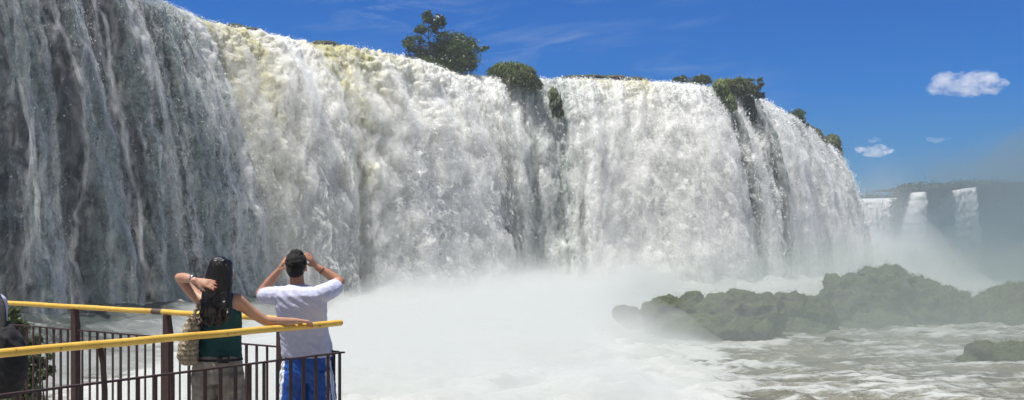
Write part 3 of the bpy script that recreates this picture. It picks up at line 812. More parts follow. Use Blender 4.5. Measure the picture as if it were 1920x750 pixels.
rock('rock', 'small bare rock wedge half lost in mist, left of the long mossy block', [(1165, 588, 14, 12, 0), (1182, 594, 16, 18, 0), (1194, 606, 9, 14, 0)], 88, RG, .25)
rock('rock', 'long flat topped mossy rock block, bright green on its left half', [(1250, 590, 40, 30, 0), (1300, 596, 46, 36, 0), (1350, 596, 50, 36, -1), (1400, 592, 44, 40, 0), (1432, 600, 32, 46, .5), (1330, 620, 110, 26, -1)], 86, RG, .55, 3500, .12)
rock('rock', 'rounded dull rock hump between the long mossy block and the tall green mound', [(1480, 590, 36, 34, 2), (1524, 606, 44, 42, 2), (1500, 632, 56, 34, 1), (1460, 568, 18, 16, 2)], 90, RG, .5, 1500, .15, M_dull)
rock('rock', 'tall leafy mound of rock, highest of the river islands', [(1660, 586, 70, 84, 4), (1600, 588, 56, 66, 2), (1710, 604, 84, 80, 4), (1775, 622, 84, 70, 4), (1640, 630, 64, 34, -2), (1568, 552, 20, 30, 2)], 100, RG, .9, 9000, .17, M_dull, .34)
rock('rock', 'low shrubby bank trailing off behind the tall leafy mound to the photo edge', [(1850, 620, 90, 50, 0), (1930, 600, 110, 60, 2), (2060, 600, 120, 70, 4), (1780, 640, 60, 26, -3)], 104, RG, .9, 9000, .2, M_leaf, .4)
rock('rock', 'nearest dark boulder with a mossy cap at the right edge of the river', [(1850, 666, 36, 26, 0), (1896, 672, 60, 26, 0), (1960, 674, 60, 30, 0), (1826, 682, 24, 14, 0)], 67, RG, .35, 1200, .12, M_dull)
rock('rock', 'low wet stone shelf awash at the foot of the tall leafy mound', [(1585, 644, 16, 8, 0), (1560, 640, 12, 7, 0), (1605, 650, 14, 7, 0)], 80, RG, .2)
rock('rock', 'flat dark ledge along the skyline above the brightest white stretch', [(1090, 150, 50, 5, 0), (1140, 151, 44, 5, 1), (1185, 153, 30, 5, 0)], 180, 'bare ledges on the lip of the falls', .25)
rock('rock', 'small dark ledge on the lip at the left yellowish chute', [(464, 58, 22, 6, 0), (442, 52, 16, 5, 0)], 137, 'bare ledges on the lip of the falls', .2)
rock('rock', 'small dark ledge on the lip above the second yellowish chute', [(606, 86, 30, 6, 0), (640, 91, 20, 4, 0)], 144, 'bare ledges on the lip of the falls', .2)

# ------------------------------------------------------------------ distant falls and forested cliffs
def strip_cliff(name, pts, d_top, mat, label, zbase=-1., seed=1.):
    """pts: plan control (X, Y, ztop)"""
    P, s = resample(catmull(np.array(pts, float), 600), 1.6)
    tg = np.gradient(P[:, :2], axis=0); tg /= np.linalg.norm(tg, axis=1, keepdims=True)
    N = np.stack([tg[:, 1], -tg[:, 0]], 1)
    nz = 30; f = np.linspace(0, 1, nz)[None, :]
    z = zbase + (P[:, 2:3] - zbase) * f
    off = 3.5 * fbm(s[:, None] / 14, z / 12, seed, 4) + 2 * np.abs(noise3(s[:, None] / 5, z / 30, seed + 3)) - 2 + 4 * (1 - f)
    off = np.concatenate([off, np.full((len(P), 2), -10) * np.array([[1, 6]])], 1); z = np.concatenate([z, P[:, 2:3] + .5, P[:, 2:3] + 1], 1)
    V = np.stack([P[:, 0:1] + N[:, 0:1] * off, P[:, 1:2] + N[:, 1:2] * off, z], -1)
    o = link(name, np_mesh(name, V.reshape(-1, 3), grid_faces(len(P), nz + 2)), mat)
    tag(o, label, 'cliff', kind='structure')
    return P, N
far_back, fbn = strip_cliff('cliff', [W(1480, 376, 560), W(1560, 373, 560), W(1640, 372, 560), W(1700, 370, 556), W(1800, 366, 560)], 560, M_rock, 'farthest cliff behind the wide distant waterfall')
far_mid, fmn = strip_cliff('cliff', [W(1700, 352, 500), W(1684, 352, 480), W(1692, 352, 466), W(1740, 350, 462), W(1800, 344, 464), W(1880, 346, 462), W(1990, 350, 455), W(2140, 350, 445)], 465, M_rock, 'hazy dark cliff carrying two thin distant waterfalls', seed=5.)

def forest(P, N, zoff, back, n, ls, label, hmul):
    k = len(P); i = rng.integers(0, k, n // 60)
    o = -rng.random(len(i)) * back
    base = np.stack([P[i, 0] + N[i, 0] * o, P[i, 1] + N[i, 1] * o, P[i, 2] + zoff], -1)
    hh = hmul * (.5 + .9 * rng.random(len(i))) * (1 + .8 * fbm(P[i, 0] / 22, P[i, 1] / 22, 3.3, 2))
    wch = rng.integers(0, len(i), n)
    q = rng.normal(size=(n, 3)) * .5
    pts = base[wch] + q * np.stack([hh * .75, hh * .75, hh * .55], -1)[wch] + np.stack([0 * hh, 0 * hh, hh * .5], -1)[wch]
    o = link('forest', leaf_cloud(pts, ls * (.6 + .8 * rng.random(n)), .7), M_far, smooth=False)
    tag(o, label, 'forest', kind='stuff')
forest(far_mid, fmn, -1.5, 12, 15000, 1.0, 'dark forest crowning the hazy far cliff', 2.6)
forest(far_back, fbn, -.5, 12, 6000, 1.1, 'low distant tree line above the wide distant waterfall', 2.6)
# shrubs clinging to the face of the middle cliff
k = rng.integers(0, len(far_mid), 9000); o_ = rng.normal(size=9000) * 1.2 + 1.5; zf = rng.random(9000) ** .5
pts = np.stack([far_mid[k, 0] + fmn[k, 0] * (o_ + 3 * (1 - zf)), far_mid[k, 1] + fmn[k, 1] * (o_ + 3 * (1 - zf)), far_mid[k, 2] * zf], -1)
sel = fbm(pts[:, 0] / 9, pts[:, 1] / 9, pts[:, 2] / 7, 3) > -.05
tag(link('undergrowth', leaf_cloud(pts[sel], 1.1 * (.6 + .8 * rng.random(sel.sum())), .7), M_far, smooth=False), 'green growth clinging to the face of the hazy far cliff', 'undergrowth', kind='stuff')

def far_fall(pts, v0, label, group='distant waterfalls', lean=0.):
    P, s = resample(catmull(np.array([tuple(p) for p in pts], float), 300), .5)
    tg = np.gradient(P[:, :2], axis=0); tg /= np.linalg.norm(tg, axis=1, keepdims=True); N = np.stack([tg[:, 1], -tg[:, 0]], 1)
    nz = 70; hh = np.linspace(0, 1, nz)[None, :] ** 1.2 * (P[:, 2:3] + .5)
    off = 1.5 + v0 * np.sqrt(hh / 4.9)
    uu = np.repeat(s[:, None], nz, 1)
    off = off + 2.2 * fbm(uu / 5, hh / 40, 2.5 + v0, 3) * sstep(0, 6, hh) + .8 * (2 * np.abs(noise3(uu / 1.8, hh / 4, 8.)) - .5)
    spread = (uu - s.mean()) / s.mean() * hh * .03 + lean * hh
    V = np.stack([P[:, 0:1] + N[:, 0:1] * off + tg[:, 0:1] * spread, P[:, 1:2] + N[:, 1:2] * off + tg[:, 1:2] * spread, P[:, 2:3] - hh + .6], -1)
    me = np_mesh('waterfall', V.reshape(-1, 3), grid_faces(len(P), nz)[:, ::-1])
    n = V.shape[0] * nz
    vattr(me, 'flow', np.stack([uu * .35, hh * .35, 0 * uu], -1).reshape(-1, 3))
    edge = np.minimum(sstep(0, 2.5, uu), sstep(s[-1], s[-1] - 2.5, uu))
    fattr(me, 'cover', .35 + .85 * edge); fattr(me, 'sediment', np.zeros(n)); fattr(me, 'clear', np.full(n, .1))
    tag(link('waterfall', me, M_fall), label, 'waterfall', group, kind='structure')
far_fall([W(1540, 376, 553), W(1600, 375, 553), W(1650, 374, 553), W(1681, 373, 550)], 4., 'wide white distant waterfall in the gap beside the main curtain')
far_fall([W(1707, 364, 462), W(1720, 363, 460), W(1731, 362, 460)], 3.0, 'narrow distant waterfall plunging left of the broad hazy one', lean=-.1)
far_fall([W(1777, 361, 461), W(1800, 357, 462), W(1830, 353, 461)], 2.5, 'broad faint distant waterfall almost lost in blue mist')

# ------------------------------------------------------------------ lookout deck and guardrails
FA, FB = Vector((-2.88, 5.40, 0)), Vector((-1.35, 7.70, 0))        # front rail line, to the corner
BA, BB = Vector((-5.73, 10.74, 0)), Vector((-1.35, 7.70, 0))       # back rail line, to the corner
fl_ = lambda t: FA.lerp(FB, t)
bl_ = lambda t: BA.lerp(BB, t)
HR, BAR = ZC - .573, ZC - .81

t = NT('yellow_paint')
o = t.obj(); n = t.noise(o, 26, 5, .65); n2 = t.noise(o, 5, 4, .6)
c = t.mix(t.mapr(n2, .35, .65), (.60, .36, .05), (.70, .45, .08))
c = t.mix(t.mapr(n, .62, .68), c, (.16, .09, .035))
M_yellow = t.done(t.bsdf(Base_Color=c, Roughness=.42, Normal=t.bump(n, .15, .004)))
t = NT('maroon_paint')
o = t.obj(); n = t.noise(o, 18, 6, .65)
c = t.mix(t.mapr(n, .35, .7), (.030, .013, .012), (.060, .026, .020))
c = t.mix(t.mapr(n, .68, .74), c, (.16, .07, .03))
M_maroon = t.done(t.bsdf(Base_Color=c, Roughness=.55, Normal=t.bump(n, .2, .004)))
M_rust = simple('bare_rusty_steel', (.10, .065, .05), .6, .5, 40, .4, 80)
M_deck = simple('deck_concrete', (.30, .28, .25), .85, .25, 3, .4, 40)

def box_bm(bm, c, hx, hy, hz, ax=None):
    ax = (ax or Vector((1, 0, 0))).normalized(); ay = Vector((-ax.y, ax.x, 0)); az_ = Vector((0, 0, 1))
    vs = [bm.verts.new(Vector(c) + ax * hx * i + ay * hy * j + az_ * hz * k) for i in (-1, 1) for j in (-1, 1) for k in (-1, 1)]
    for f in ((0, 1, 3, 2), (4, 6, 7, 5), (0, 4, 5, 1), (2, 3, 7, 6), (0, 2, 6, 4), (1, 5, 7, 3)):
        bm.faces.new([vs[i] for i in f])

def bevel(bm, w=.003, seg=2):
    bmesh.ops.bevel(bm, geom=bm.edges[:], offset=w, segments=seg, affect='EDGES')

def z_(v, z): return Vector((v.x, v.y, z))

poly = [Vector((-1.27, 7.74, 0)), Vector((-5.4, 1.5, 0)), Vector((-11.5, 1.5, 0)), Vector((-11.5, 14.85, 0))]
bm = bmesh.new()
tp = [bm.verts.new(z_(p, DECK)) for p in poly]; bt = [bm.verts.new(z_(p, DECK - .18)) for p in poly]
bm.faces.new(tp[::-1]); bm.faces.new(bt)
for i in range(4): bm.faces.new((tp[i], tp[(i + 1) % 4], bt[(i + 1) % 4], bt[i]))
for (x, y) in ((-3.4, 7.6), (-5.6, 4.6), (-8.5, 9.5), (-9, 4.)):
    tube(bm, [(x, y, DECK - .17), (x, y, -2.)], .22, 14)
dk = link('walkway', bm_mesh(bm), M_deck, smooth=False)
tag(dk, 'concrete lookout walkway the visitors stand on', 'walkway', kind='structure')
bm = bmesh.new(); box_bm(bm, (1.2, -1.5, DECK - .09), 2.2, 2.3, .09); 
for (x, y) in ((0, -2.4), (2.4, -2.4), (0, -.4), (2.4, -.4)): tube(bm, [(x, y, DECK - .17), (x, y, -2.)], .2, 12)
tag(link('walkway', bm_mesh(bm), M_deck, smooth=False), 'concrete walkway under the viewer', 'walkway', kind='structure')

def rail_set(line, t0, t1, step, posts, label, post_kind, handr, t_end):
    L = (line(1) - line(0)).length; ax = (line(1) - line(0)).normalized()
    root = empty('guardrail', z_(line(t1), DECK)); tag(root, label, 'guardrail', 'guardrails of the lookout')
    # yellow tube with a rounded end
    bm = bmesh.new()
    pts = [z_(line(t0 + (t_end - t0) * i / 40), HR + .0015 * math.sin(i * 1.3)) for i in range(41)]
    e = pts[-1]; rad = [.0255] * 41
    for k in (.4, .7, .88, .97, 1.0):
        pts.append(e + ax * .0255 * k); rad.append(  .0255 * math.sqrt(max(1 - k * k, .002)))
    tube(bm, pts, rad, 16)
    link('handrail', bm_mesh(bm), M_yellow, root)
    bm = bmesh.new(); c = (line(t0) + line(t1)) / 2
    box_bm(bm, z_(c, BAR), (line(t1) - line(t0)).length / 2, .019, .006, ax); bevel(bm, .002)
    link('top_bar', bm_mesh(bm), M_maroon, root, smooth=False)
    bm = bmesh.new(); box_bm(bm, z_(c, DECK + .09), (line(t1) - line(t0)).length / 2, .014, .006, ax)
    link('bottom_bar', bm_mesh(bm), M_maroon, root, smooth=False)
    n = int((t1 - t0) * L / step)
    for i in range(n):
        tt = t1 - (i + .35) * step / L
        p = line(tt)
        if any(abs(tt - q) * L < .06 for q in posts): continue
        bm = bmesh.new(); hz = (BAR - .006 - DECK) / 2
        box_bm(bm, z_(p, DECK + hz - .001), .0135, .0065, hz, ax); bevel(bm, .002, 1)
        bmesh.ops.rotate(bm, cent=z_(p, DECK), matrix=Matrix.Rotation(random.gauss(0, .25), 3, 'Z'), verts=bm.verts)
        link('baluster', bm_mesh(bm), M_maroon, root, smooth=False)
    for q in posts:
        p = line(q); bm = bmesh.new()
        if post_kind == 'plate':
            top = HR - .0235
            prof = [(-.048, DECK), (.048, DECK), (.048, top - .17), (.012, top), (-.048, top)]
            ay = Vector((-ax.y, ax.x, 0))
            f1 = [bm.verts.new(z_(p, 0) + ax * u - ay * .028 + Vector((0, 0, v))) for u, v in prof]; f2 = [bm.verts.new(z_(p, 0) + ax * u + ay * .028 + Vector((0, 0, v))) for u, v in prof]
            bm.faces.new(f1); bm.faces.new(f2[::-1])
            for i in range(5): bm.faces.new((f1[i], f2[i], f2[(i + 1) % 5], f1[(i + 1) % 5]))
            bmesh.ops.recalc_face_normals(bm, faces=bm.faces[:]); bevel(bm, .004)
            link('post', bm_mesh(bm), M_maroon, root, smooth=False)
        else:
            tube(bm, [z_(p - ax * .03, HR - .022), z_(p - ax * .012, HR - .12), z_(p, BAR - .05), z_(p, DECK)], [.016, .0165, .018, .018], 10)
            link('post', bm_mesh(bm), M_maroon, root)
    return root
g1_ = rail_set(fl_, -1.35, 1.0, .131, [.235, -.62], 'nearer guardrail with unbroken yellow handrail, running in front of the visitors to the pointed corner', 'thin', None, .985)
g2_ = rail_set(bl_, -.75, .988, .133, [.283, .572, -.02, -.31, .865], 'guardrail behind the visitors, its yellow handrail marked by a rusty joint', 'plate', None, .955)
bm = bmesh.new(); a, b = bl_(.527), bl_(.556)
tube(bm, [z_(a, HR), z_(a.lerp(b, .1), HR), z_(a.lerp(b, .9), HR), z_(b, HR)], [.0262, .0285, .0285, .0262], 16)
link('joint_sleeve', bm_mesh(bm), M_rust, g2_)

# ------------------------------------------------------------------ bank and shrub beyond the back rail
bm = bmesh.new()
blob_bm(bm, (-10.5, 16.5, 2.0), (4.6, 3.8, 3.6), 5)
me = bm_mesh(bm); V = get_v(me); V += get_n(me) * (.5 * fbm(V[:, 0] / 1.5, V[:, 1] / 1.5, V[:, 2] / 1.5, 4))[:, None]; set_v(me, V)
tag(link('bank', me, M_moss), 'mossy earth bank beside the lookout', 'bank', kind='structure')
bushy('shrub', 'pale green leafy shrub pushing up behind the railing near the left edge', 'shrub', (40, 800, 13.6),
      [(38, 592, 22, 17, 0), (28, 622, 24, 22, .1), (60, 640, 20, 20, 0), (50, 682, 34, 24, 0), (80, 690, 18, 18, 0), (40, 726, 40, 22, 0), (92, 665, 9, 10, 0), (20, 590, 12, 12, 0)], 3400, .085, M_pale, None, .018, .5)

# ------------------------------------------------------------------ people
def skin_mat(name, a, b):
    t = NT(name); o = t.obj()
    c = t.mix(t.mapr(t.noise(o, 14, 4, .6), .3, .7), a, b)
    sh = t.n('ShaderNodeBsdfPrincipled'); t.set(sh, 'Base Color', c); t.set(sh, 'Roughness', .48)
    t.set(sh, 'Subsurface Weight', .15); sh.inputs['Subsurface Radius'].default_value = (1, .35, .2); sh.inputs['Subsurface Scale'].default_value = .01
    return t.done(sh.outputs[0])
M_skin = skin_mat('tanned_skin', (.34, .165, .098), (.42, .215, .13))
M_skin2 = skin_mat('light_brown_skin', (.40, .21, .132), (.47, .26, .172))
def cloth(name, a, b, wave=None, rough=.85, scale=30):
    t = NT(name); o = t.obj()
    n = t.noise(o, scale, 5, .6)
    c = t.mix(t.mapr(n, .3, .7), a, b)
    if wave: c = t.mix(t.attr('stripe'), c, wave)
    return t.done(t.bsdf(Base_Color=c, Roughness=rough, Normal=t.bump(t.noise(o, 22, 4, .6), .35, .012), Sheen_Weight=.0))
M_shirt = cloth('white_cotton', (.44, .46, .62), (.52, .53, .68))
M_shorts = cloth('blue_nylon', (.005, .060, .31), (.008, .085, .40), (.72, .74, .76), .5)
M_teal = cloth('teal_cotton', (.003, .042, .045), (.006, .060, .062))
M_khaki = cloth('khaki_check', (.19, .17, .145), (.36, .33, .285), (.12, .11, .095), .9, 9)
M_black = cloth('black_cloth', (.008, .008, .010), (.018, .018, .02))
M_shoe = simple('shoe_leather', (.05, .045, .04), .6)
t = NT('black_hair'); o = t.obj()
n = t.noise(t.vmul(o, (60, 60, 5)), 1., 4, .6)
M_hair = t.done(t.bsdf(Base_Color=t.mix(t.mapr(n, .35, .65), (.004, .0035, .003), (.018, .013, .010)), Roughness=.34, Normal=t.bump(n, .6, .01)))
t = NT('cropped_hair'); o = t.obj(); n = t.noise(o, 130., 4, .7)
M_crop = t.done(t.bsdf(Base_Color=t.mix(t.mapr(n, .35, .65), (.003, .0026, .0022), (.013, .010, .008)), Roughness=.7, Normal=t.bump(n, 1., .02)))
M_eye = simple('eye_white', (.7, .68, .65), .2, .05)
M_lip = simple('lip', (.40, .13, .10), .4)
M_nail = simple('red_nail_polish', (.55, .02, .05), .2, .1)
M_steel = simple('watch_steel', (.55, .55, .55), .25, .1, metal=1.)
M_cord = simple('dark_bracelet_cord', (.03, .02, .015), .7)
t = NT('knitted_straw'); o = t.obj()
wv = t.t.nodes.new('ShaderNodeTexWave'); wv.bands_direction = 'Z'; t.set(wv, 'Vector', o); t.set(wv, 'Scale', 9.); t.set(wv, 'Distortion', 2.5); t.set(wv, 'Detail', 3.)
kn = t.noise(o, 70, 4, .7)
c = t.mix(wv.outputs['Fac'], (.33, .27, .18), (.60, .53, .40)); c = t.mix(t.mapr(kn, .40, .62), (.16, .12, .08), c)
M_knit = t.done(t.bsdf(Base_Color=c, Roughness=.95, Normal=t.bump(kn, 1., .012)))

def loft(bm, secs, seg=22):
    rings = []
    for c, a, b in secs:
        rings.append([bm.verts.new(Vector(c) + Vector(a) * math.cos(k * 2 * math.pi / seg) + Vector(b) * math.sin(k * 2 * math.pi / seg)) for k in range(seg)])
    for A, B in zip(rings, rings[1:]):
        for k in range(seg): bm.faces.new((A[k], A[(k + 1) % seg], B[(k + 1) % seg], B[k]))
    bm.faces.new(rings[0][::-1]); bm.faces.new(rings[-1])

def limb(bm, pts, rad, seg=14):
    """tube with rounded ends through dense spline points"""
    P = catmull(np.array([tuple(p) for p in pts]), 6 * len(pts)); rr = np.interp(np.linspace(0, len(pts) - 1, len(P)), range(len(pts)), rad)
    P = [Vector(p) for p in P]
    d0 = (P[0] - P[1]).normalized(); d1 = (P[-1] - P[-2]).normalized()
    A = [P[0] + d0 * rr[0] * k for k in (.95, .7, .4)]; B = [P[-1] + d1 * rr[-1] * k for k in (.4, .7, .95)]
    q = lambda k: math.sqrt(1 - k * k)
    tube(bm, A + P + B, [rr[0] * q(.95), rr[0] * q(.7), rr[0] * q(.4)] + list(rr) + [rr[-1] * q(.4), rr[-1] * q(.7), rr[-1] * q(.95)], seg)

def hand(bm, wrist, dirv, back, thumb, L=.175, curl=(.25, .3, .25), spread=.09, tips=None):
    d = Vector(dirv).normalized(); n = Vector(back); n = (n - d * n.dot(d)).normalized(); s = d.cross(n).normalized()
    if s.dot(Vector(thumb)) < 0: s = -s
    w = Vector(wrist); k = L / .175
    loft(bm, [(w - d * .015, s * .026 * k, n * .020 * k), (w + d * .02 * k, s * .031 * k, n * .019 * k), (w + d * .06 * k, s * .040 * k, n * .016 * k), (w + d * .09 * k, s * .040 * k, n * .014 * k), (w + d * .102 * k, s * .034 * k, n * .009 * k)], 16)
    out = []
    for i, (off, ln) in enumerate(((.031, .068), (.0105, .078), (-.0105, .072), (-.031, .056))):
        p = w + d * .088 * k + s * off * k
        a = (d + s * spread * (1.5 - i) ).normalized(); pts = [p - a * .02, p]
        for j, (f, c) in enumerate(zip((.45, .32, .23), curl)):
            a = (Matrix.Rotation(0, 3, 'X') @ (a * math.cos(c) - n * math.sin(c))).normalized()
            n2 = (n - a * n.dot(a)).normalized(); n = n  # keep the palm frame
            p = p + a * ln * f * k * 1.05; pts.append(p)
        tube(bm, pts + [p + a * .004], [.0095 * k, .0095 * k, .009 * k, .008 * k, .0068 * k, .004 * k], 9)
        out.append((p, a))
    p = w + d * .025 * k + s * .024 * k
    a = (d * .72 + s * .62 - n * .25).normalized(); b = (d * .93 + s * .22 - n * .28).normalized()
    tube(bm, [p - a * .015, p + a * .022 * k, p + a * .04 * k, p + a * .04 * k + b * .026 * k, p + a * .04 * k + b * .046 * k], [.013 * k, .0125 * k, .0105 * k, .0095 * k, .006 * k], 9)
    return out

def head(bm, c, fwd, up=(0, 0, 1), k=1.):
    f = Vector(fwd).normalized(); u = Vector(up).normalized(); u = (u - f * u.dot(f)).normalized(); s = f.cross(u)
    M = Matrix((s, f, u)).transposed()
    def bl(off, r, sub=3):
        b2 = bmesh.new(); blob_bm(b2, (0, 0, 0), (1, 1, 1), sub)
        m = bpy.data.meshes.new('t'); b2.to_mesh(m); b2.free()
        st = len(bm.verts); bm.from_mesh(m); bpy.data.meshes.remove(m); bm.verts.ensure_lookup_table()
        for v in bm.verts[st:]:
            q = v.co; v.co = Vector(c) + M @ Vector(((q.x * r[0] + off[0]) * k, (q.y * r[1] + off[1]) * k, (q.z * r[2] + off[2]) * k))
    bl((0, -.012, .028), (.074, .092, .086)); bl((0, .030, -.045), (.055, .058, .068)); bl((0, .045, -.088), (.028, .032, .024), 2)
    bl((0, .092, -.022), (.014, .020, .020), 2); bl((0, .080, .002), (.009, .012, .028), 2); bl((0, .078, -.058), (.024, .014, .007), 2); bl((0, .077, -.067), (.021, .013, .008), 2)
    for sg in (-1, 1):
        bl((sg * .076, -.008, -.012), (.010, .021, .032), 2); bl((sg * .035, .068, .022), (.022, .014, .008), 2)
        bl((sg * .048, .050, -.028), (.02, .025, .02), 2)
    return M, k

def eyes(root, c, M, k):
    for sg in (-1, 1):
        bm = bmesh.new(); p = Vector(c) + M @ Vector((sg * .033 * k, .078 * k, .006 * k)); blob_bm(bm, p, (.012 * k,) * 3, 2)
        link('eye', bm_mesh(bm), M_eye, root)
    bm = bmesh.new(); p = Vector(c) + M @ Vector((0, .089 * k, -.062 * k)); blob_bm(bm, p, (.020 * k, .008, .005 * k), 2); link('lips', bm_mesh(bm), M_lip, root)

def build(bm, voxel, smooth, name, fold=0., fs=.05, seed=0.):
    me = bpy.data.meshes.new('raw'); bmesh.ops.recalc_face_normals(bm, faces=bm.faces[:]); bm.to_mesh(me); bm.free()
    me = remeshed(me, voxel, smooth, name)
    if fold:
        V = get_v(me); N = get_n(me)
        w1 = fbm(V[:, 0] / fs + seed, V[:, 1] / fs, V[:, 2] / (fs * .8), 3); w2 = 1 - 2 * np.abs(noise3(V[:, 0] / (fs * 2.2) + seed, V[:, 1] / (fs * 2.), V[:, 2] / (fs * 1.2) + V[:, 0] / (fs * 2)))
        set_v(me, V + N * (fold * (.6 * w1 + .8 * w2))[:, None])
    return me

EX, EY = Vector((1, 0, 0)), Vector((0, 1, 0))
def torso(bm, P, rows, grow=0., seg=26, yaw=0.):
    """rows: (cx px, py, half width px, half depth m, dd)"""
    secs = []
    a = Vector((math.cos(yaw), math.sin(yaw), 0)); b = Vector((-math.sin(yaw), math.cos(yaw), 0))
    for (cx, py, hw, hd, dd) in rows:
        c = P(cx, py, dd); s = c.y / F
        secs.append((c, a * (hw * s + grow), b * (hd + grow)))
    loft(bm, secs, seg)

# ---- the man
def make_man():
    D0 = 7.72
    P = lambda x, y, dd=0.: W(x, y, D0 + dd)
    gz = DECK
    foot = lambda x, dd: Vector((P(x, 800, dd).x, D0 + dd, gz))
    rows = [(557, 536, 15, .055, -.01), (558, 540, 27, .075, -.02), (560, 546, 40, .095, -.03), (563, 556, 45, .108, -.035), (565, 575, 44, .118, -.02), (568, 600, 41, .112, .0), (572, 625, 40, .108, .02), (575, 650, 42, .112, .04), (577, 680, 44, .118, .05), (577, 704, 43, .112, .05)]
    bm = bmesh.new()
    torso(bm, P, rows)
    limb(bm, [P(559, 546, -.02), P(557, 530, -.005), P(556, 515, .01)], [.062, .058, .056])
    hc = P(556, 500, .015)
    M, k = head(bm, hc, (-.03, 1, .10), (0, -.1, 1), 1.0)
    # arms
    limb(bm, [P(524, 553, -.025), P(506, 552, .07), P(489, 551, .20)], [.060, .052, .043])
    limb(bm, [P(489, 551, .20), P(504, 531, .195), P(523, 508, .165)], [.043, .040, .027])
    hand(bm, P(524, 507, .165), P(537, 480, .10) - P(524, 507, .165), Vector((-.9, -.35, .25)), Vector((0, -1, .1)), .172, (.22, .3, .25), .06)
    limb(bm, [P(605, 551, -.025), P(621, 543, .07), P(637, 528, .19)], [.060, .052, .043])
    limb(bm, [P(637, 528, .19), P(616, 514, .19), P(594, 501, .165)], [.043, .040, .027])
    hand(bm, P(593, 500, .165), P(577, 478, .10) - P(593, 500, .165), Vector((.9, -.35, .3)), Vector((0, -1, .1)), .172, (.22, .3, .25), .06)
    # legs and feet
    for x0, x1, x2, sx in ((556, 552, 549, -1), (598, 602, 604, 1)):
        limb(bm, [P(x0, 700, .05), P((x0 + x1) / 2, 745, .04), P(x1, 785, .03), P(x2 - sx, 820, .05), P(x2, 862, .05)], [.090, .078, .058, .056, .040])
        f = foot(x2, .05); loft(bm, [(f + Vector((0, -.07, .045)), EX * .030, Vector((0, 0, .04))), (f + Vector((0, 0, .05)), EX * .038, Vector((0, 0, .045))), (f + Vector((sx * .02, .10, .035)), EX * .045, Vector((0, 0, .03))), (f + Vector((sx * .03, .17, .024)), EX * .036, Vector((0, 0, .02)))], 14)
    root = link('person', build(bm, .0075, 2, 'person'), M_skin)
    tag(root, 'person in a white t-shirt and blue shorts with both hands raised to the head', 'person')
    # shirt
    bm = bmesh.new()
    rs = [(557, 534, 15, .062, -.01), (558, 538, 25, .08, -.02), (560, 544, 40, .100, -.03), (563, 554, 47, .118, -.035), (565, 575, 47, .130, -.02), (567, 600, 45, .128, .0), (571, 625, 45, .126, .02), (575, 648, 47, .132, .04), (576, 662, 47, .136, .05), (576, 668, 46, .134, .05)]
    torso(bm, P, rs, .004)
    limb(bm, [P(530, 555, -.03), P(512, 554, .04), P(497, 555, .13)], [.078, .072, .066])
    limb(bm, [P(600, 553, -.03), P(616, 546, .04), P(628, 539, .12)], [.078, .072, .066])
    me = build(bm, .008, 3, 'shirt', .0055, .055, 3.)
    link('shirt', me, M_shirt, root)
    # shorts
    bm = bmesh.new()
    torso(bm, P, [(576, 660, 44, .124, .05), (576, 672, 46, .13, .05), (576, 700, 49, .134, .05), (575, 715, 49, .12, .05)])
    for x0, x1, sg in ((552, 546, -1), (600, 605, 1)):
        a = P(x0, 695, .05); b = P(x1, 790, .035); s = a.y / F
        loft(bm, [(a, EX * 26 * s, EY * .122), (a.lerp(b, .5), EX * 27.5 * s, EY * .116), (b, EX * 29 * s, EY * .118), (b - Vector((0, 0, .006)), EX * 27 * s, EY * .11)], 22)
    me = build(bm, .008, 3, 'shorts', .007, .06, 9.)
    V = get_v(me); N = get_n(me)
    yy = V[:, 1] - (D0 + .045)
    st = ((np.abs(N[:, 0]) > .35) & (N[:, 0] < 0) & ((np.abs(yy + .092) < .010) | (np.abs(yy + .064) < .010) | (np.abs(yy + .036) < .010)))
    st2 = (N[:, 0] > .35) & ((np.abs(yy + .092) < .008) | (np.abs(yy + .064) < .008) | (np.abs(yy + .036) < .008))
    out_ = np.abs(V[:, 0] - P(576, 700, .05).x) > .165
    fattr(me, 'stripe', ((st | st2) & out_).astype(float))
    link('shorts', me, M_shorts, root)
    # hair
    bm = bmesh.new()
    blob_bm(bm, hc + Vector((0, -.020, .036)), (.081, .098, .089), 5); blob_bm(bm, hc + Vector((0, -.060, -.025)), (.066, .052, .062), 4); blob_bm(bm, hc + Vector((.004, -.02, .115)), (.05, .06, .022), 3)
    me = build(bm, .006, 2, 'hair'); V = get_v(me); N = get_n(me)
    V = V + N * (.011 * fbm(V[:, 0] / .02, V[:, 1] / .02, V[:, 2] / .022, 3) + .008 * np.abs(noise3(V[:, 0] / .007, V[:, 1] / .007, V[:, 2] / .012)))[:, None]
    keep_f = V[:, 1] < hc.y + .055; V[~keep_f, 1] = hc.y + .055 + (V[~keep_f, 1] - hc.y - .055) * .25
    set_v(me, V)
    link('hair', me, M_crop, root)
    eyes(root, hc, M, k)
    for x, sg in ((549, -1), (604, 1)):
        f = foot(x, .05); bm = bmesh.new()
        loft(bm, [(f + Vector((0, -.085, .035)), EX * .034, Vector((0, 0, .035))), (f + Vector((0, -.02, .05)), EX * .046, Vector((0, 0, .050))), (f + Vector((sg * .02, .10, .034)), EX * .052, Vector((0, 0, .034))), (f + Vector((sg * .03, .19, .022)), EX * .04, Vector((0, 0, .022)))], 16)
        link('shoe', build(bm, .007, 2, 'shoe'), M_shoe, root)
    bm = bmesh.new(); a, b = P(603, 507, .170), P(604.6, 508, .1712); tube(bm, [a, b], [.0325, .0325], 14); link('bracelet', bm_mesh(bm), M_cord, root)
make_man()

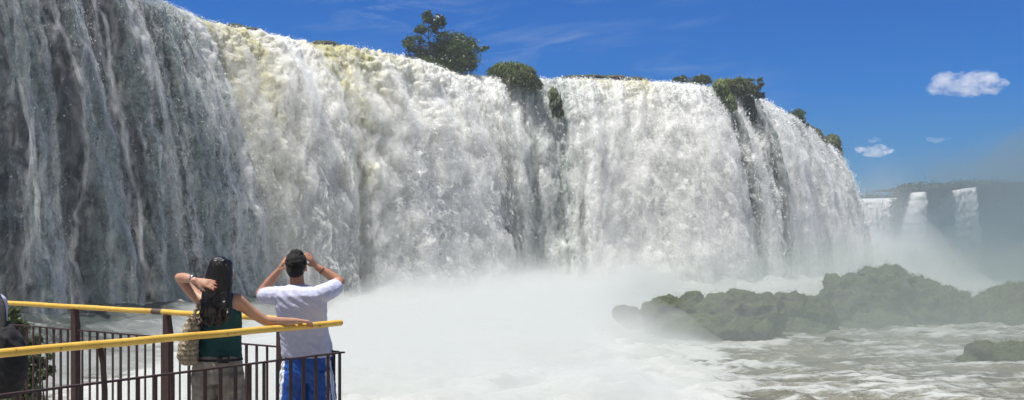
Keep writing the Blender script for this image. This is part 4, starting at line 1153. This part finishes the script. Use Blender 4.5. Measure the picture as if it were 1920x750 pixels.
# ---- the woman
def make_woman():
    D0 = 7.0
    P = lambda x, y, dd=0.: W(x, y, D0 + dd)
    foot = lambda x, dd: Vector((P(x, 800, dd).x, D0 + dd, DECK))
    rows = [(414, 549, 12, .045, 0), (413, 553, 24, .062, 0), (412, 559, 34, .078, 0), (412, 570, 37, .09, 0), (413, 590, 37, .098, .01), (413, 615, 35, .092, .02), (411, 640, 35, .09, .02), (409, 662, 40, .10, .01), (408, 690, 44, .112, .0), (408, 715, 42, .105, .0)]
    bm = bmesh.new(); torso(bm, P, rows)
    limb(bm, [P(414, 556, 0), P(415, 543, 0), P(416, 530, .01)], [.052, .046, .045])
    hc = P(415, 511, .015)
    M, k = head(bm, hc, (.62, .78, .06), (-.05, 0, 1), .97)
    limb(bm, [P(440, 563, 0), P(446, 564, .01), P(470, 584, .06), P(498, 602, .10)], [.050, .050, .043, .036])
    limb(bm, [P(498, 602, .10), P(527, 603, .165), P(558, 602.2, .225)], [.037, .035, .023])
    r1 = hand(bm, P(558, 602.2, .225), fl_(1) - fl_(0) + Vector((.12, -.35, -.22)), Vector((-.15, -.2, 1)), Vector((-.3, 1, 0)), .165, (.30, .75, .65), .07)
    limb(bm, [P(386, 563, 0), P(379, 564, .0), P(358, 545, .03), P(337, 521, .05)], [.050, .049, .043, .037])
    limb(bm, [P(337, 521, .05), P(348, 521, -.05), P(365, 526, -.165)], [.037, .036, .024])
    r2 = hand(bm, P(366, 526.5, -.165), Vector((1, .06, -.20)), Vector((.1, -.75, .65)), Vector((0, -.3, -1)), .165, (.10, .16, .12), .10)
    for x0, x1, x2, sx in ((388, 388, 389, -1), (430, 438, 441, 1)):
        limb(bm, [P(x0, 708, .0), P((x0 + x1) / 2, 755, .0), P(x1, 805, -.005), P(x2, 845, .01), P(x2, 897, .01)], [.088, .074, .054, .052, .036])
        f = foot(x2, .01); loft(bm, [(f + Vector((0, -.06, .04)), EX * .027, Vector((0, 0, .035))), (f + Vector((0, 0, .045)), EX * .034, Vector((0, 0, .04))), (f + Vector((sx * .02, .09, .03)), EX * .040, Vector((0, 0, .026))), (f + Vector((sx * .03, .155, .02)), EX * .032, Vector((0, 0, .017)))], 14)
    root = link('person', build(bm, .0068, 2, 'person'), M_skin2)
    tag(root, 'person with long dark hair in a teal tank top, one hand on the yellow handrail', 'person')
    # tank top with straps
    bm = bmesh.new()
    torso(bm, P, [(413, 577, 33, .098, .005), (413, 590, 39, .106, .01), (413, 615, 39, .106, .02), (411, 640, 39.5, .106, .02), (409, 660, 43, .112, .01), (409, 669, 44, .114, .01)], .004)
    for x in (396, 431):
        for sg in (-1, 1):
            tube(bm, [P(x, 586, sg * .085), P(x, 566, sg * .080), P(x + (2 if x > 413 else -1), 555, sg * .045), P(x + (2 if x > 413 else -1), 552.5, 0)], .017, 8)
    link('tank_top', build(bm, .0075, 3, 'tank_top', .004, .05, 5.), M_teal, root)
    # trousers
    bm = bmesh.new()
    torso(bm, P, [(408, 664, 42, .112, .01), (408, 676, 45, .12, .0), (408, 700, 48, .126, 0), (408, 716, 47, .115, 0)])
    for x0, x1, sg in ((385, 384, -1), (432, 442, 1)):
        a = P(x0, 700, 0); b = P(x1, 850, 0); s = a.y / F
        loft(bm, [(a, EX * 25 * s, EY * .112), (a.lerp(b, .35), EX * 23 * s, EY * .098), (a.lerp(b, .7), EX * 22 * s, EY * .09), (b, EX * 20 * s, EY * .082), (b - Vector((0, 0, .006)), EX * 18 * s, EY * .074)], 22)
    for c in (P(378, 722, -.112), P(440, 722, -.11)):
        box_bm(bm, c, .045, .008, .055)
    me = build(bm, .0075, 2, 'trousers', .006, .05, 2.)
    V = get_v(me)
    chk = np.maximum((np.sin(V[:, 2] * 62) > .55) * .8, (np.sin(V[:, 0] * 62 + 1) > .55) * .8) * .55
    fattr(me, 'stripe', chk)
    link('trousers', me, M_khaki, root)
    bm = bmesh.new(); box_bm(bm, P(419, 674, -.128), .042, .018, .026); bevel(bm, .008, 3); link('belt_pouch', bm_mesh(bm), M_black, root)
    bm = bmesh.new(); loft(bm, [(P(408, 671, .005), EX * .181, EY * .123), (P(408, 675, .002), EX * .183, EY * .125)], 30); link('belt', bm_mesh(bm), M_black, root)
    # long hair
    bm = bmesh.new()
    blob_bm(bm, hc + Vector((-.005, -.018, .036)), (.080, .092, .083), 5)
    def hs_(rows):
        secs = []
        for x0, x1, y, dn, df in rows:
            c = P((x0 + x1) / 2, y, (dn + df) / 2); s = c.y / F
            secs.append((c, EX * (x1 - x0) / 2 * s, EY * (df - dn) / 2))
        loft(bm, secs, 26)
    hs_([(398, 432, 487, -.09, .04), (392, 436, 498, -.105, .05), (387, 436, 512, -.112, .04), (384, 435, 528, -.115, .02), (381, 435, 545, -.118, .0), (378, 434, 560, -.130, -.03), (376, 432, 575, -.140, -.06), (374, 428, 590, -.140, -.075), (377, 422, 602, -.135, -.09), (384, 412, 609, -.125, -.10)])
    for _ in range(40):
        x = random.uniform(380, 426); y = random.uniform(562, 592)
        p = P(x, y, -.125); q = P(x + random.uniform(-7, 7), y + random.uniform(16, 30), -.135 + random.uniform(-.02, .02)); m_ = p.lerp(q, .5) + Vector((random.uniform(-.02, .02), -.01, 0))
        tube(bm, [p, m_, q], [.013, .012, .006], 6)
    me = build(bm, .006, 2, 'hair'); V = get_v(me); N = get_n(me)
    ang = V[:, 0] / .012 + 2.2 * np.sin(V[:, 2] * 17)
    low = sstep(7.75, 7.45, V[:, 2])
    V = V + N * (.0035 * np.sin(ang * 1.7 + 2 * fbm(V[:, 0] / .05, V[:, 1] / .05, V[:, 2] / .2, 2)) * (.3 + low) + (.006 + .016 * low) * fbm(V[:, 0] / .035, V[:, 1] / .05, V[:, 2] / .085, 3) + .004 * noise3(V[:, 0] / .008, V[:, 1] / .008, V[:, 2] / .08))[:, None]
    set_v(me, V)
    link('hair', me, M_hair, root)
    eyes(root, hc, M, k)
    for (p, a) in r2 + r1:
        bm = bmesh.new(); blob_bm(bm, p - a * .001 + Vector((0, -.003, .003)), (.0052, .004, .0042), 2); link('fingernail', bm_mesh(bm), M_nail, root)
    bm = bmesh.new(); a, b = P(361.0, 524.6, -.138), P(363.2, 525.4, -.154); tube(bm, [a, b], [.0285, .0285], 16)
    c = a.lerp(b, .5) + Vector((-.004, -.014, .022)); blob_bm(bm, c, (.017, .012, .014), 2)
    link('watch', bm_mesh(bm), M_steel, root)
    for x, sg in ((389, -1), (441, 1)):
        f = foot(x, .01); bm = bmesh.new()
        loft(bm, [(f + Vector((0, -.075, .03)), EX * .031, Vector((0, 0, .03))), (f + Vector((0, -.01, .045)), EX * .041, Vector((0, 0, .045))), (f + Vector((sg * .02, .09, .030)), EX * .046, Vector((0, 0, .03))), (f + Vector((sg * .03, .17, .02)), EX * .037, Vector((0, 0, .02)))], 16)
        link('shoe', build(bm, .007, 2, 'shoe'), M_shoe, root)
    # the knitted bag on her left shoulder is a thing of its own
    broot = empty('shoulder_bag', P(354, 682, -.09)); tag(broot, 'beige knitted shoulder bag with fringed top hanging at the hip of the long haired person', 'bag')
    bm = bmesh.new()
    secs = []
    for cx, py, hw, hd in ((366, 590, 6, .03), (363, 598, 11, .045), (359, 612, 14, .06), (356, 632, 16.5, .07), (353, 652, 18, .075), (352, 668, 18.5, .07), (355, 679, 16, .055), (357, 684, 11, .03)):
        c = P(cx, py, -.12); s = c.y / F; secs.append((c, EX * hw * s, EY * hd))
    loft(bm, secs, 24)
    link('bag_body', build(bm, .008, 2, 'bag', .009, .035, 4.), M_knit, broot)
    bm = bmesh.new()
    limb(bm, [P(362, 596, -.15), P(370, 575, -.135), P(381, 559, -.06), P(384, 552.5, .0), P(380, 560, .07), P(372, 580, .09)], [.013] * 6, 8)
    link('strap', bm_mesh(bm), M_knit, broot)
    bm = bmesh.new()
    for _ in range(60):
        p = P(random.uniform(354, 376), random.uniform(592, 606), -.12 - random.uniform(.03, .06)); q = p + Vector((random.uniform(-.03, .03), random.uniform(-.03, .0), random.uniform(-.03, .03)))
        tube(bm, [p, p.lerp(q, .5), q], [.004, .0035, .002], 5)
    link('fringe', bm_mesh(bm), M_knit, broot)
make_woman()

# ---- the third visitor, mostly outside the photograph
def make_third():
    D0 = 6.6
    P = lambda x, y, dd=0.: W(x, y, D0 + dd)
    foot = lambda x, dd: Vector((P(x, 800, dd).x, D0 + dd, DECK))
    rows = [(-56, 540, 16, .055, 0), (-56, 547, 28, .075, 0), (-56, 556, 42, .096, 0), (-56, 568, 50, .112, 0), (-56, 600, 48, .12, 0), (-56, 650, 44, .115, 0), (-56, 700, 46, .12, 0), (-56, 730, 46, .115, 0)]
    bm = bmesh.new(); torso(bm, P, rows)
    limb(bm, [P(-56, 552), P(-56, 520)], [.06, .056]); hc = P(-56, 500, .01); M, k = head(bm, hc, (.3, 1, 0))
    for sg in (-1, 1):
        sx = -56 + sg * 46
        limb(bm, [P(sx, 562), P(sx + sg * 6, 600, 0), P(sx + sg * 7, 645, -.02)], [.055, .05, .041])
        limb(bm, [P(sx + sg * 7, 645, -.02), P(sx + sg * 8, 680, .02), P(sx + sg * 6, 712, .08)], [.041, .038, .027])
        hand(bm, P(sx + sg * 6, 713, .08), Vector((0, .25, -1)), Vector((sg, 0, 0)), Vector((0, 1, 0)), .17, (.3, .3, .25))
        limb(bm, [P(-56 + sg * 22, 720), P(-56 + sg * 24, 770), P(-56 + sg * 25, 820), P(-56 + sg * 26, 870), P(-56 + sg * 26, 920)], [.09, .078, .058, .054, .04])
        f = foot(-56 + sg * 26, 0); loft(bm, [(f + Vector((0, -.07, .045)), EX * .03, Vector((0, 0, .04))), (f + Vector((0, .05, .045)), EX * .042, Vector((0, 0, .04))), (f + Vector((0, .17, .024)), EX * .036, Vector((0, 0, .02)))], 14)
    root = link('person', build(bm, .009, 2, 'person'), M_skin)
    tag(root, 'person at the left edge, only a white sleeve and dark trousers showing', 'person')
    bm = bmesh.new(); torso(bm, P, [(r[0], r[1] + (0 if i else 2), r[2], r[3], 0) for i, r in enumerate(rows[:7])], .016)
    for sg in (-1, 1):
        limb(bm, [P(-56 + sg * 34, 566), P(-56 + sg * 47, 572), P(-56 + sg * 50, 598)], [.082, .078, .064])
    link('shirt', build(bm, .009, 3, 'shirt', .005, .05, 1.), M_shirt, root)
    bm = bmesh.new(); torso(bm, P, [(-56, 690, 49, .135, 0), (-56, 720, 51, .138, 0), (-56, 745, 50, .12, 0)])
    for sg in (-1, 1): limb(bm, [P(-56 + sg * 23, 730), P(-56 + sg * 25, 820), P(-56 + sg * 26, 915)], [.10, .085, .07])
    link('trousers', build(bm, .009, 2, 'trousers', .005, .05, 6.), M_black, root)
    bm = bmesh.new(); blob_bm(bm, hc + Vector((0, -.02, .035)), (.082, .098, .088), 4); blob_bm(bm, hc + Vector((0, -.05, -.03)), (.066, .055, .06), 3)
    link('hair', build(bm, .008, 2, 'hair', .004, .02, 2.), M_hair, root)
    eyes(root, hc, M, k)
    for sg in (-1, 1):
        f = foot(-56 + sg * 26, 0); bm = bmesh.new()
        loft(bm, [(f + Vector((0, -.085, .035)), EX * .034, Vector((0, 0, .035))), (f + Vector((0, -.02, .05)), EX * .046, Vector((0, 0, .05))), (f + Vector((0, .10, .034)), EX * .052, Vector((0, 0, .034))), (f + Vector((0, .19, .022)), EX * .04, Vector((0, 0, .022)))], 16)
        link('shoe', build(bm, .008, 2, 'shoe'), M_shoe, root)
    broot = empty('shoulder_bag', P(14, 742, -.14)); tag(broot, 'bulky black shoulder bag at the left edge beside the white sleeve', 'bag')
    bm = bmesh.new(); secs = []
    for cx, py, hw, hd in ((3, 604, 7, .05), (8, 616, 16, .08), (13, 632, 24, .10), (17, 655, 29, .11), (20, 680, 29, .11), (17, 705, 29, .11), (12, 730, 26, .10), (8, 744, 18, .07)):
        c = P(cx, py, -.16); s = c.y / F; secs.append((c, EX * hw * s, EY * hd))
    loft(bm, secs, 22); link('bag_body', build(bm, .008, 2, 'bag', .010, .06, 7.), M_black, broot)
    bm = bmesh.new(); limb(bm, [P(7, 612, -.2), P(4, 575, -.14), P(-6, 551, -.03), P(-10, 549, .03), P(-6, 575, .12)], [.02] * 5, 8)
    link('strap', bm_mesh(bm), M_black, broot)
make_third()
